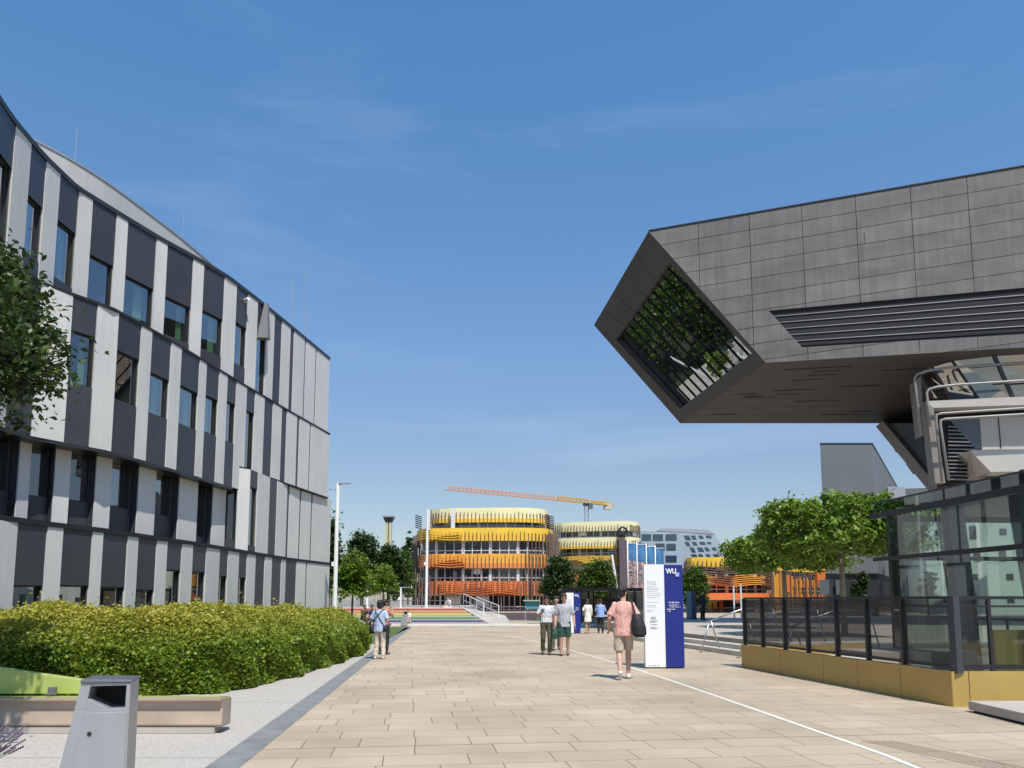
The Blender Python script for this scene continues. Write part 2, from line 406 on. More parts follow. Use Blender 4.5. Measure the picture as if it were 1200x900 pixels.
def strip_line(name, pix, w, mt, z=.004):
    pts = smoothpath([G(*p) for p in pix], .5); mb = MB(); A, B = off(pts, w/2), off(pts, -w/2)
    for i in range(len(pts)-1): mb.poly([(A[i].x, A[i].y, z), (A[i+1].x, A[i+1].y, z), (B[i+1].x, B[i+1].y, z), (B[i].x, B[i].y, z)])
    return structure(name, mb, mt)
strip_line('guide_line', [(1100, 910), (1040, 886), (960, 858), (860, 823), (760, 789), (690, 768), (640, 755), (612, 748.5), (590, 745), (560, 742.5)], .07, mat('guide_white', (.66, .64, .58), .7, var=.12, vscale=4))
strip_line('orange_line', [(688, 766), (756, 765)], .14, mat('orange_paint', (.55, .25, .09), .7, var=.2, vscale=5))
for k in range(5):
    a, b = G(1010+8*k, 868), G(1180+12*k, 905); d = Vector((.07*k, .04*k, 0))
    q = MB(); n = Vector(((b-a).y, -(b-a).x, 0)).normalized()*.011
    q.poly([(p.x, p.y, .004) for p in (a+n, b+n, b-n, a-n)]); structure('tactile_groove', q, mat('groove', (.33, .27, .195), .9))

# ================================================================== striped building on the left
YE = 42.0
zF0, zF1, zF2, zF3 = [P(380, y, YE).z for y in (660, 583.5, 508, 420)]
SOF = 6.15
def crv(pix, z, ext):
    return sorted(ext+[(px, G(px, py, z).xy) for px, py in pix], key=lambda t: t[0])
EXT = [(-334, Vector((-13.4, 13))), (-98, Vector((-12.85, 16.9)))]
C3 = crv([(0, 122), (20, 150), (53, 188), (90, 223), (147, 258), (187, 282), (233, 307), (267, 327), (300, 352), (340, 384), (386, 422)], zF3, EXT)
C2 = crv([(0, 302), (50, 333), (133, 363), (177, 387), (200, 400), (283, 450), (340, 483), (386, 509)], zF2, [(-334, Vector((-13.2, 13))), (-98, Vector((-12.6, 16.6)))])
C0 = crv([(0, 607), (53, 614), (123, 622), (177, 630), (227, 637), (287, 647), (340, 655.5), (386, 661)], zF0, [(-334, Vector((-13, 13))), (-98, Vector((-12.3, 16.2)))])
def ev(C, u):
    for i in range(len(C)-1):
        if u <= C[i+1][0] or i == len(C)-2:
            t = (u-C[i][0])/(C[i+1][0]-C[i][0]); return C[i][1].lerp(C[i+1][1], t)
def evs(C): return lambda u: ev(C, u)
PL2 = [(0, 302), (50, 333), (133, 363), (177, 387), (200, 400), (283, 450), (340, 483), (386, 509)]
def level(u, pym):
    """column u read at picture height pym -> column on the storey's top line (verticals converge a little)"""
    if u < -20 or u > 375: return u
    py = np.interp(u, [p[0] for p in PL2], [p[1] for p in PL2]); k = lambda y: CP-(598-y)/FOC*SP
    return 600+(u-600)*k(py)/k(pym)
c3, c0 = evs(C3), evs(C0)
c2 = lambda u: ev(C2, level(u, 467))
def c1(u):
    a = ev(C2, level(u, 580)); w = max(0, min(1, (u-262)/30)); b = c0(u)*.98+c2(u)*.02
    ra = a*1.028; return ra.lerp(b, w)
W, D, X = 'W', 'D', 'X'   # light panel, dark panel, dark panel with window
far = [(W, -334, -280), (D, -280, -210), (W, -210, -160), (X, -160, -98), (W, -98, -72)]
ROWS = [
 # curve, z0, z1, panels (kind, u0, u1, [window z0, z1])
 (c3, zF2+.06, zF3, far+[(X, -72, -30, 10.95, 13.2), (W, -30, -16), (X, -16, 18, 10.85, 13.5), (W, 18, 36), (X, 36, 54, 300, 236), (W, 54, 70), (X, 70, 92, 331, 266), (W, 92, 108), (X, 108, 136, 358, 305), (W, 136, 150), (X, 150, 183, 379, 331), (W, 183, 196),
   (X, 196, 226, 397, 354), (W, 226, 239), (X, 239, 263, 413, 369), (W, 263, 277), (X, 277, 290, 428, 381), (W, 290, 302), (X, 302, 312, 460, 395), (W, 312, 321), (D, 321, 329.5), (W, 329.5, 340.5), (D, 340.5, 344), (W, 344, 355.8), (D, 355.8, 357.1), (W, 357.1, 368.4), (D, 368.4, 369.7), (W, 369.7, 386)]),
 (c2, None, zF2, far+[(D, -72, -30), (W, -30, 6), (X, 6, 38, 7.7, 9.5), (W, 38, 76), (X, 76, 106, 451, 391), (W, 106, 133), (X, 133, 160, 472, 416), (W, 160, 174), (X, 174, 197, 487, 441), (W, 197, 208), (X, 208, 228, 500, 456), (W, 228, 236.5), (X, 236.5, 252, 508, 466),
   (W, 252, 263), (X, 263, 275, 518, 472), (W, 275, 288), (X, 288, 297, 550, 483), (W, 297, 308), (D, 308, 318), (W, 318, 329.5), (D, 329.5, 336), (W, 336, 348), (D, 348, 350.5), (W, 350.5, 362.3), (D, 362.3, 363.6), (W, 363.6, 386)]),
 (c0, .02, zF0-.06, far+[(D, -72, -40), (W, -40, 20), (X, 20, 55, .5, 686), (W, 55, 73), (X, 73, 107, .5, 686), (W, 107, 121), (X, 121, 148, .5, 688), (W, 148, 161), (X, 161, 183, .5, 691), (W, 183, 195), (X, 195, 212, .5, 668), (W, 212, 226), (X, 226, 240, .5, 670),
   (W, 240, 255), (X, 255, 265, .5, 2.5), (W, 265, 279), (X, 279, 289, .5, 2.5), (W, 289, 298), (D, 298, 308), (W, 308, 316.5), (D, 316.5, 328), (W, 328, 334), (D, 334, 346.5), (W, 346.5, 357), (D, 357, 358.4), (W, 358.4, 386)]),
]
LB = thing('striped_building', 'curved four-storey building clad in light and dark grey vertical panels behind the hedge', 'building', (-12, 30, 0))
clad = MB(); NW = [0]
def frame_of(a, b):
    a, b = Vector((a.x, a.y, 0)), Vector((b.x, b.y, 0)); d = (b-a).normalized(); return a, b, d, Vector((d.y, -d.x, 0))
def pan(mb, a, b, z0, z1, mt, o=0., t=.07, gap=.012):
    a, b, d, n = frame_of(a, b); a = a+d*gap; b = b-d*gap
    q = [a+n*o, b+n*o, b+n*(o-t), a+n*(o-t)]
    mb.prism([(p.x, p.y, z0) for p in q], [(p.x, p.y, z1) for p in q], mt)
def win(parent, a, b, z0, z1, rec=.13, room=1.3, curt=None, split=None):
    a, b, d, n = frame_of(a, b); a = a+d*.03; b = b-d*.03; mb = MB(); w = (b-a).length
    def q(s, dep, z): p = a+d*(s*w)-n*dep; return (p.x, p.y, z)
    for s0, s1, y0, y1 in ((0, 0, 0, 1), (1, 1, 0, 1)):                     # side walls of the room behind
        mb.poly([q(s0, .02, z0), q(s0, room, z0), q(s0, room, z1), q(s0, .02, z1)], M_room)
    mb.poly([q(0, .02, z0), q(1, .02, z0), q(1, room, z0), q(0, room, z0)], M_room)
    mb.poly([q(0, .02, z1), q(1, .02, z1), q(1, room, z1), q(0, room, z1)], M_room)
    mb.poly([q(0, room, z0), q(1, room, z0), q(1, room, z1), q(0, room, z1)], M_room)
    f = .04
    def bar(s0, s1, za, zb_): 
        p = [q(s0, rec-.04, za), q(s1, rec-.04, za), q(s1, rec+.05, za), q(s0, rec+.05, za)]
        mb.prism(p, [(x, y, zb_) for x, y, _ in p], M_frame)
    fw = f/w
    bar(0.002, fw, z0+.002, z1-.002); bar(1-fw, .998, z0+.002, z1-.002); bar(fw, 1-fw, z0+.002, z0+f); bar(fw, 1-fw, z1-f, z1-.002)
    if split: bar(split-fw/2, split+fw/2, z0+f, z1-f)
    o = part('window', mb, None, parent, fix=False)
    g = MB(); g.poly([q(fw*.5, rec, z0+f*.5), q(1-fw*.5, rec, z0+f*.5), q(1-fw*.5, rec, z1-f*.5), q(fw*.5, rec, z1-f*.5)])
    part('pane', g, G_win, o, fix=False)
    if curt:
        c = MB(); k = 9; s0, s1 = curt
        for j in range(k):
            u, v = s0+(s1-s0)*j/k, s0+(s1-s0)*(j+1)/k; e = .32+.05*(j % 2); e2 = .32+.05*((j+1) % 2)
            c.poly([q(u, e, z0+.03), q(v, e2, z0+.03), q(v, e2, z1-.03), q(u, e, z1-.03)])
        part('curtain', c, M_curt, o, fix=False)
cur_k = 0
for C, z0, z1, row in ROWS:
    for e in row:
        kind, u0, u1 = e[:3]; a, b = C(u0), C(u1)
        zb = z0 if z0 is not None else (SOF if u0 < 282 else zF1+.06)
        if kind == W: pan(clad, a, b, zb, z1, M_white, .02)
        elif kind == D or len(e) < 5: pan(clad, a, b, zb, z1, M_dark, 0.)
        else:
            um = (u0+u1)/2; zz = lambda q_: q_ if q_ < 100 else P(um, q_, C(um).y).z       # values over 100 are heights read in the photograph
            w0, w1 = max(zz(e[3]), zb+.04), min(zz(e[4]), z1-.15)
            if w0 > zb+.08: pan(clad, a, b, zb, w0, M_dark)
            pan(clad, a, b, w1, z1, M_dark)
            cur_k += 1
            ct = [(.62, .95), None, (.55, .9), (.7, .95)][cur_k % 4]
            win(LB, a, b, w0, w1, curt=ct)
# recessed second storey: deep light fins with dark glazing set back between them
fins1 = far+[(D, -72, -20), (W, -20, -8), (D, -8, 18), (W, 18, 33), (D, 33, 60), (W, 60, 79), (D, 79, 110), (W, 110, 129), (D, 129, 161), (W, 161, 182), (D, 182, 207), (W, 207, 228), (D, 228, 246), (W, 246, 263), (X, 263, 276), (W, 276, 290)]
for e in fins1:
    kind, u0, u1 = e[:3]; a, b = c1(u0), c1(u1); zt = SOF-.01 if u1 < 284 else zF1-.02
    if kind == W:
        fin = MB(); pan(fin, a, b, zF0+.06, zt, M_white, 0, .04, .01); pan(fin, a, b, zF0+.06, zt, M_dark, -.041, .25, .012); part('fin', fin, None, LB)
    else:
        a3, b3, d, n = frame_of(a, b); r = .24 if u0 < 255 else .1
        aa, bb = a3-n*r, b3-n*r; sill = zF0+1.05 if u0 < 225 else zF0+.5
        pan(clad, aa.xy, bb.xy, zF0+.06, sill, M_dark)
        if u0 > -170: win(LB, aa.xy, bb.xy, sill, zt-.05, split=.8 if (b-a).length > 1. else None)
        else: pan(clad, aa.xy, bb.xy, sill, zt, M_dark)
for e in [(X, 290, 297.5), (W, 297.5, 311), (D, 311, 320), (W, 320, 333), (D, 333, 336), (W, 336, 348), (D, 348, 349.5), (W, 349.5, 361), (D, 361, 362.5), (W, 362.5, 386)]:
    kind, u0, u1 = e; a, b = c1(u0), c1(u1)
    if kind == W: pan(clad, a, b, zF0+.06, zF1-.02, M_white, .02)
    elif kind == D: pan(clad, a, b, zF0+.06, zF1-.02, M_dark)
    else:
        pan(clad, a, b, zF1-.75, zF1-.02, M_dark); pan(clad, a, b, zF0+.06, zF0+.3, M_dark); win(LB, a, b, zF0+.3, zF1-.75)
part('cladding', clad, None, LB)
# dark backing behind the panel joints, floor bands, soffit, roof and inner shell
us = [-334+10*i for i in range(72)]+[386]
def path_of(c, us): return [Vector((*c(u), 0)) for u in us]
bk = MB()
def backing(c, z0, z1, row, o=-.072):
    for e in row:
        a, b = c(e[1]), c(e[2]); a3, b3, d, n = frame_of(a, b)
        for p in (a3, b3):
            zq = (zF1+.06) if z0 == SOF and e[1] >= 281 else z0
            bk.box((p.x-n.x*.10, p.y-n.y*.10, (zq+z1)/2), (.10, .10, z1-zq), math.atan2(d.y, d.x), M_joint)
        if e[0] in (W, D): pan(bk, a, b, (zF1+.06) if z0 == SOF and e[1] >= 282 else z0, z1, M_joint, -.08, .03, 0)
for C, z0, z1, row in ROWS: backing(C, z0 if z0 is not None else SOF, z1, row)
part('inner_wall', bk, None, LB)
led = MB()
def lip(c, us, z, h, o, t, mt): ribbon(led, path_of(c, us), z, z+h, o, t, mt)
ua = [u for u in us if u < 283]; ub = [283]+[u for u in us if u > 283]
lip(c3, us, zF3, .16, .05, .35, M_frame)
lip(c2, us, zF2-.03, .09, .04, 1.6, M_joint)
lip(c0, us, zF0-.06, .13, .05, 1.3, M_joint)
lip(c2, ub, zF1-.02, .08, .03, .5, M_joint)
lip(c2, ua, SOF-.10, .10, .01, 1.7, M_frame)
part('floor_band', led, None, LB, fix=False)
sh = MB()
inner = [p+Vector((-1.55, .35, 0)) for p in path_of(c3, us)]
bkp = [(-32, 46), (-34, 10)]
sh.slab([(p.x, p.y) for p in inner]+bkp, zF3-.12, zF3-.02, mat('roof_gravel', (.3, .3, .29), .9))
inn = [(p.x, p.y) for p in [q+Vector((-.25, .05, 0)) for q in inner]]
e0, e1 = c3(386), c3(-334)
sh.slab([(e0.x-.12, e0.y-.02), (e0.x-.12, e0.y+.06), (-32, 46.06), (-32, 45.98)], .02, zF3, M_white)
sh.slab([(e1.x, e1.y), (-34, 10), (-34.1, 10), (e1.x, e1.y-.1)], .02, zF3, M_white)
sh.slab([(-32, 46), (-34, 10), (-34.1, 10), (-32.1, 46)], .02, zF3, M_white)
part('shell', sh, None, LB, fix=True)
at = MB()
zA = 17.15
ap = smoothpath([G(px, py, zA+.1) for px, py in ((20, 149), (37, 160), (80, 183), (123, 210), (173, 247), (213, 278), (240, 301), (267, 324.5), (285, 341), (310, 364))], .8)
ribbon(at, [Vector((-18.5, 20, 0))]+[Vector((p.x, p.y, 0)) for p in ap], zF3-.05, zA, 0, .3, mat('attic_panel', (.50, .49, .46), .55, var=.06, vscale=.7))
ribbon(at, [Vector((-18.5, 20, 0))]+[Vector((p.x, p.y, 0)) for p in ap], zA, zA+.07, .03, .5, M_grey)
part('attic', at, None, LB, fix=False)
for px, py, Y, h, r in ((88, 188, 28.5, 1.3, .014), (214, 278, 34.6, 1.2, .012), (341, 386, 39, 2.6, .02), (357, 399, 40, 3.8, .016)):
    p = P(px, py, Y); q = MB(); q.tube([(p.x, p.y, p.z-.4), (p.x, p.y, p.z+h)], r, 6); part('lightning_rod', q, M_grey, LB)
cm = MB(); p = P(284, 354, 33.2-.5); cm.tube([p, p+Vector((.35, -.25, .05))], .08, 8); cm.bar(p, p+Vector((.1, .1, -.9)), .06, .06); part('security_camera', cm, M_wpaint, LB)
cm = MB(); p = P(305, 392, 34.0-.3); cm.prism([p+Vector(v) for v in ((-.2, .1, -.1), (.3, .1, -.1), (.3, .5, -.1), (-.2, .5, -.1))], [p+Vector(v) for v in ((0, .4, 1.6), (.15, .4, 1.6), (.15, .6, 1.6), (0, .6, 1.6))]); part('vent_hood', cm, mat('hood_grey', (.16, .165, .17), .5), LB)

# ================================================================== library building on the right
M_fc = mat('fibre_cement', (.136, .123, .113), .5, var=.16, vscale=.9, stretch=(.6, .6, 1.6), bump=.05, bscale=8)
def island_var(m, lo, hi, sk_=.14):
    nt = m.node_tree; b = nt.nodes['Principled BSDF']; l = b.inputs['Base Color'].links[0].from_socket
    g = nt.nodes.new('ShaderNodeNewGeometry'); r = nt.nodes.new('ShaderNodeMapRange'); r.inputs[3].default_value = lo; r.inputs[4].default_value = hi; nt.links.new(g.outputs['Random Per Island'], r.inputs[0])
    # rain streaks running down the boards
    tc = nt.nodes.new('ShaderNodeTexCoord'); mp = nt.nodes.new('ShaderNodeMapping'); mp.inputs['Scale'].default_value = (5, 5, .35); nt.links.new(tc.outputs['Object'], mp.inputs[0])
    n = nt.nodes.new('ShaderNodeTexNoise'); n.inputs['Scale'].default_value = 1; n.inputs['Detail'].default_value = 5; nt.links.new(mp.outputs[0], n.inputs['Vector'])
    r2 = nt.nodes.new('ShaderNodeMapRange'); r2.inputs[1].default_value = .35; r2.inputs[2].default_value = .7; r2.inputs[3].default_value = 1-sk_; r2.inputs[4].default_value = 1+sk_; nt.links.new(n.outputs['Fac'], r2.inputs[0])
    ml = nt.nodes.new('ShaderNodeMath'); ml.operation = 'MULTIPLY'; nt.links.new(r.outputs[0], ml.inputs[0]); nt.links.new(r2.outputs[0], ml.inputs[1])
    hs = nt.nodes.new('ShaderNodeHueSaturation'); nt.links.new(l, hs.inputs['Color']); nt.links.new(ml.outputs[0], hs.inputs['Value']); nt.links.new(hs.outputs[0], b.inputs['Base Color'])
island_var(M_fc, .88, 1.12); island_var(M_white, .95, 1.04, .035); island_var(M_dark, .9, 1.12, .06)
M_fd = mat('fibre_cement_shaded', (.070, .062, .058), .55, var=.14, vscale=.6)  # same cladding boards, darkened: shade of underside and end put into the colour
M_slat = mat('louvre_slat', (.19, .19, .195), .5)
Bp = P(897.5, 425, 35.0); BR = G(1200, 407, Bp.z); e = (BR-Bp); e.z = 0; e.normalize(); nF = Vector((e.y, -e.x, 0))
A = RP(760, 271, Bp, nF); TR = RP(1200, 195, Bp, nF)
Dp = P(797, 496, 44.0)
nE = (A-Dp).cross(Bp-Dp).normalized()
if nE.y > 0: nE = -nE
L = RP(696, 381, A, nE)
E2 = P(1072, 496, 40.5)
EX = 26.0
B2 = Bp+e*EX; A2 = A+(TR-A).normalized()*EX*1.15; D2 = Dp+(E2-Dp).normalized()*EX; L2 = L+(TR-A).normalized()*EX
LIB = thing('library_building', 'huge dark grey library block with slanted window end jutting out over the plaza', 'building', (16, 45, 0))
def to2(p): return ((p-Bp).dot(e), p.z)
def to3(q): return Bp+e*q[0]+Vector((0, 0, q[1]-Bp.z))
def clip(poly, cl):
    """Sutherland-Hodgman, convex clip polygon counter-clockwise"""
    out = list(poly)
    for i in range(len(cl)):
        a, b = cl[i], cl[(i+1) % len(cl)]; inp = out; out = []
        f = lambda p: (b[0]-a[0])*(p[1]-a[1])-(b[1]-a[1])*(p[0]-a[0])
        for j in range(len(inp)):
            p, q = inp[j], inp[(j+1) % len(inp)]; fp, fq = f(p), f(q)
            if fp >= 0: out.append(p)
            if fp*fq < 0:
                t = fp/(fp-fq); out.append((p[0]+(q[0]-p[0])*t, p[1]+(q[1]-p[1])*t))
        if not out: return []
    return out
core = MB()
ins = lambda p, q: p
cA, cB, cD, cL = A, Bp, Dp, L
back = -nF*.09
def cps(v): return [p for p in v]
# dark core just behind the cladding
core.poly([A+back, Bp+back, B2+back, A2+back], M_joint)
core.poly([p_+Vector((0, 0, .7)) for p_ in (Bp, Dp, D2, B2)], M_joint)
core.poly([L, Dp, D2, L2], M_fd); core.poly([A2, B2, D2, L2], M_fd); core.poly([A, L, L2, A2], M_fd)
part('core', core, None, LIB, fix=False)
a2, b2, A22, B22 = to2(A), to2(Bp), to2(A2), to2(B2)
# louvre opening
lv = [to2(RP(px, py, Bp, nF)) for px, py in ((901, 364), (940, 407), (1200, 391.5), (1200, 337))]
def ext(p, q, s): t = (s-p[0])/(q[0]-p[0]); return (s, p[1]+(q[1]-p[1])*t)
lTR, lBR = ext(lv[0], lv[3], EX), ext(lv[1], lv[2], EX)
slope = (A22[1]-a2[1])/(A22[0]-a2[0])
topline = lambda s: a2[1]+(s-a2[0])*slope
mid_l = (lv[0][0]-(lv[0][0]-a2[0])*1.0, 0)
# three convex regions round the louvre opening
def edge_at(t):  # point on edge A-B at height z=t
    k = (t-b2[1])/(a2[1]-b2[1]); return (b2[0]+(a2[0]-b2[0])*k, t)
el0 = edge_at(lv[0][1]); el1 = edge_at(lv[1][1])
regions = [[el0, lv[0], lTR, A22, a2], [el1, lv[1], lv[0], el0], [b2, B22, lBR, lv[1], el1]]
fc = MB(); g = .012; sp = 2.34; rh = .79
s0 = to2(RP(818, 258, Bp, nF))[0]
for reg in regions:
    ar = sum(reg[i][0]*reg[(i+1) % len(reg)][1]-reg[(i+1) % len(reg)][0]*reg[i][1] for i in range(len(reg)))
    if ar < 0: reg = reg[::-1]
    for c in range(-4, 14):
        for r in range(0, 12):
            x0, x1 = s0+c*sp+g, s0+(c+1)*sp-g
            q = [(x0, topline(x0)-(r+1)*rh+g), (x1, topline(x1)-(r+1)*rh+g), (x1, topline(x1)-r*rh-g), (x0, topline(x0)-r*rh-g)]
            cp = clip(q, reg)
            if len(cp) >= 3:
                f = [to3(p) for p in cp]; fc.thick(f, -nF, .06, M_fc)
part('cladding', fc, None, LIB)
# parapet edge, louvres
pe = MB(); pe.bar(A-nF*.03+Vector((0,0,.03)), A2-nF*.03+Vector((0,0,.03)), .14, .05, M_frame); part('parapet', pe, None, LIB)
lo = MB()
bq = [to3(p)-nF*.5 for p in (lv[0], lv[1], lBR, lTR)]; lo.poly(bq, M_joint)
ns = 6
for k in range(ns):
    t0, t1 = (k+.30)/ns, (k+.93)/ns
    def ed(p, q, t): return (p[0]+(q[0]-p[0])*t, p[1]+(q[1]-p[1])*t)
    q = [ed(lv[0], lv[1], t0), ed(lv[0], lv[1], t1), ed(lTR, lBR, t1), ed(lTR, lBR, t0)]
    t = [to3(p) for p in q]; lo.prism([t[0]-nF*.28, t[1]-nF*.05, t[2]-nF*.05, t[3]-nF*.28], [t[0]-nF*.34, t[1]-nF*.11, t[2]-nF*.11, t[3]-nF*.34], M_slat)
lo.poly([to3(lv[0]), to3(lv[1]), bq[1], bq[0]], M_fd)
part('louvre', lo, None, LIB, fix=False)
# underside: slabs with open joints and narrow slots
un = MB(); nU = (Dp-Bp).cross(B2-Bp).normalized()
if nU.z > 0: nU = -nU
def U(s, t): p = Bp.lerp(B2, s); q = Dp.lerp(D2, s); return p.lerp(q, t)
cols, rows_ = 9, 7
for i in range(cols):
    for j in range(rows_):
        a, b, c, d = i/cols+.0004, (i+1)/cols-.0004, j/rows_+.0012, (j+1)/rows_-.0012
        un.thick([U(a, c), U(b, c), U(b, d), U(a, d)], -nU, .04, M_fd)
for k in range(34):
    s, t = random.uniform(.01, .7), random.uniform(.06, .95); w = random.uniform(.035, .09)
    un.thick([U(s, t), U(s+w, t), U(s+w, t+.011), U(s, t+.011)], nU, .004, M_joint)
part('soffit', un, None, LIB)
# slanted end face with the big window
W4 = [RP(px, py, A, nE) for px, py in ((784, 309), (722, 398), (797, 479), (881, 414))]
ef = MB()
outer = [A, L, Dp, Bp]
for i in range(4):
    j = (i+1) % 4
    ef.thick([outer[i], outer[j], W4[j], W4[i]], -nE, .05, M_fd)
for i in range(4):                                          # reveal
    j = (i+1) % 4; ef.poly([W4[i], W4[j], W4[j]-nE*.55, W4[i]-nE*.55], M_fd)
for i in range(1, 5):                                       # fine joints in the frame
    t = i/5; p, q = A.lerp(L, t), W4[0].lerp(W4[1], t); ef.bar(p+nE*.003, q+nE*.003, .02, .006, M_joint, up=nE)
part('end_frame', ef, None, LIB, fix=False)
ew = MB(); wn = [p-nE*.34 for p in W4]
for i in range(0, 12):
    t = i/11; ew.bar(wn[0].lerp(wn[1], t), wn[3].lerp(wn[2], t), .045, .08, M_joint, up=nE)
for t in (0, .36, .70, 1): ew.bar(wn[0].lerp(wn[3], t), wn[1].lerp(wn[2], t), .045, .07, M_joint, up=nE)
wo = part('end_window', ew, None, LIB)
gp = MB(); wg = [p-nE*.36 for p in W4]; gp.poly(wg)
part('pane', gp, mirror_glass('end_glass', .31), wo, fix=False)
rm = MB(); rb = [p-nE*4.5 for p in W4]
for i in range(4): j = (i+1) % 4; rm.poly([W4[i]-nE*.56, W4[j]-nE*.56, rb[j], rb[i]])
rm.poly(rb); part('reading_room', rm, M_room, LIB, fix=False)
rdl = P(1035, 222, 33); q = MB(); q.tube([rdl, rdl+Vector((0, 0, .5))], .015, 6); part('lightning_rod', q, M_grey, LIB)

# lower wing under the overhang
M_beige = mat('beige_panel', (.47, .44, .40), .55, var=.05, vscale=.6)
M_bronze = mat('bronze_panel', (.24, .21, .18), .5, var=.08, vscale=.7)
wing = MB()
def WP(px, py, dy=0): return RP(px, py, Bp-nF*(1.1+dy), nF)
def pl(mb, pix, mt, t=.25, dy=0): 
    f = [WP(*p, dy) for p in pix]; mb.prism(f, [p+Vector((.0, t, 0)) for p in f], mt)
gl = MB(); tp = [WP(1066, 426, 1.6), WP(1071, 421, .9), WP(1084, 417.5, .3), WP(1110, 414.5, -.2), WP(1162, 411, -.45), WP(1206, 408, -.5), WP(1400, 396, -.5)]
bt = [WP(1088, 462, 1.9), WP(1093, 466, 1.2), WP(1115, 468, .6), WP(1147, 468, .1), WP(1187, 467, -.15), WP(1226, 466, -.2), WP(1420, 458, -.2)]
for i in range(6): gl.poly([tp[i], tp[i+1], bt[i+1], bt[i]])
cw = MB()
for i in range(7): cw.bar(tp[i], bt[i], .07 if i < 4 else .16, .12, M_frame, up=(0, -1, 0))
bc = MB()
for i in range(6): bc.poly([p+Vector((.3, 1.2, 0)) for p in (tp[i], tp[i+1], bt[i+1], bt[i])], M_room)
cwo = part('curtain_wall', gl, mirror_glass('blue_glass', .42), LIB, fix=False)
for i in range(7):
    cw = MB(); cw.bar(tp[i], bt[i], .07 if i < 4 else .16, .12, M_frame, up=(0, -1, 0)); part('mullion', cw, None, cwo); part('lobby', bc, None, LIB, fix=False)
pl(wing, [(1085, 470), (1420, 455), (1420, 467), (1094, 478)], M_beige, .7, -.3)
pl(wing, [(1085, 470), (1094, 478), (1108, 566), (1096, 566)], M_bronze, .5, -.3)
pl(wing, [(1072, 448), (1079, 440), (1084, 510), (1079, 512)], M_bronze, .5, .6)
pl(wing, [(1148, 489), (1420, 482), (1420, 524), (1151, 527)], M_beige, .3, .5)
pl(wing, [(1137, 528), (1420, 521), (1420, 549), (1161, 553)], M_beige, 1.2, -.5)
f = [WP(1137, 528, -.5), WP(1161, 553, -.5), WP(1150, 563, .9), WP(1132, 563, .9)]; wing.poly(f, M_bronze)
pl(wing, [(1113, 492), (1150, 489), (1152, 527), (1144, 527)], mat('steel_blue', (.10, .12, .14), .3), .2, .55)
pl(wing, [(1109, 494), (1117, 494), (1146, 528), (1132, 566), (1110, 566)], M_joint, .1, .6)
for k in range(15):
    y = 500+k*4.4; x1 = 1117+(y-494)*.853 if y < 528 else 1146-(y-528)*.37
    wing.bar(WP(1111, y, .4), WP(x1-1, y+.6, .4), .10, .05, M_slat)
for px in (1218, 1170): wing.bar(WP(px, 488.5, .47), WP(px+3, 525.5, .47), .03, .02, M_joint, up=(0, 1, 0))
part('lower_wing', wing, None, LIB)
rl = MB()
for pix, dy in (([(1079, 511), (1073, 455), (1071.5, 444), (1074, 439), (1084, 435), (1110, 431), (1200, 425), (1400, 412)], -.5), ([(1090, 500), (1087, 470), (1086, 460), (1089, 456), (1098, 453.5), (1120, 451), (1200, 446), (1400, 433)], -.9),
                ([(1104, 565), (1097, 492), (1097.5, 486), (1103, 484.5), (1200, 478.5), (1400, 468)], -.9), ([(1112, 563), (1102, 498), (1102.5, 492.5), (1108, 491), (1200, 485.5), (1400, 475)], -1.2)):
    rl.tube([WP(*p, dy) for p in pix], .058, 8)
part('rail_band', rl, mat('rail_grey', (.26, .25, .235), .4), LIB, smooth=True)
blk = MB()
b0, b1 = P(1092, 500, 36.6), P(1500, 500, 33)
blk.slab([(b0.x, b0.y), (b1.x, b1.y), (b1.x+8, 60), (b0.x+14, 60)], 7.6, Bp.z-.1, M_fd)
sl = [P(1030, 496, 40), P(1076, 496, 38), P(1090, 540, 37.4), P(1104, 572, 37.2), P(1090, 571, 38), P(1058, 528, 39)]
blk.prism(sl, [p+Vector((5.6, 9, 1.3)) for p in sl], mat('steel_blue_dark', (.05, .055, .062), .35))
bm_ = [(P(1033, 497, 39.8), P(1096, 573, 37.6))]
for p, q in bm_: blk.bar(p, q, .4, .45, M_bronze)
blk.bar(P(1046, 505, 39.6), P(1058, 527, 39.3), .5, .6, M_bronze); blk.bar(P(1070, 541, 38.6), P(1078, 552, 38.3), .5, .5, M_bronze)
part('body', blk, None, LIB)
for px, Y in ((1125, 41), (1215, 39), (1320, 38)):
    p = P(px, 560, Y); q = MB(); q.prism([(p.x-.4+dx, p.y+dy, .42) for dx, dy in ((0, 0), (.9, 0), (.9, .9), (0, .9))], [(p.x-1.1+dx, p.y+dy, 7.7) for dx, dy in ((0, 0), (1.1, 0), (1.1, .9), (0, .9))]); part('column', q, mat('column_dark', (.05, .05, .055), .5), LIB)
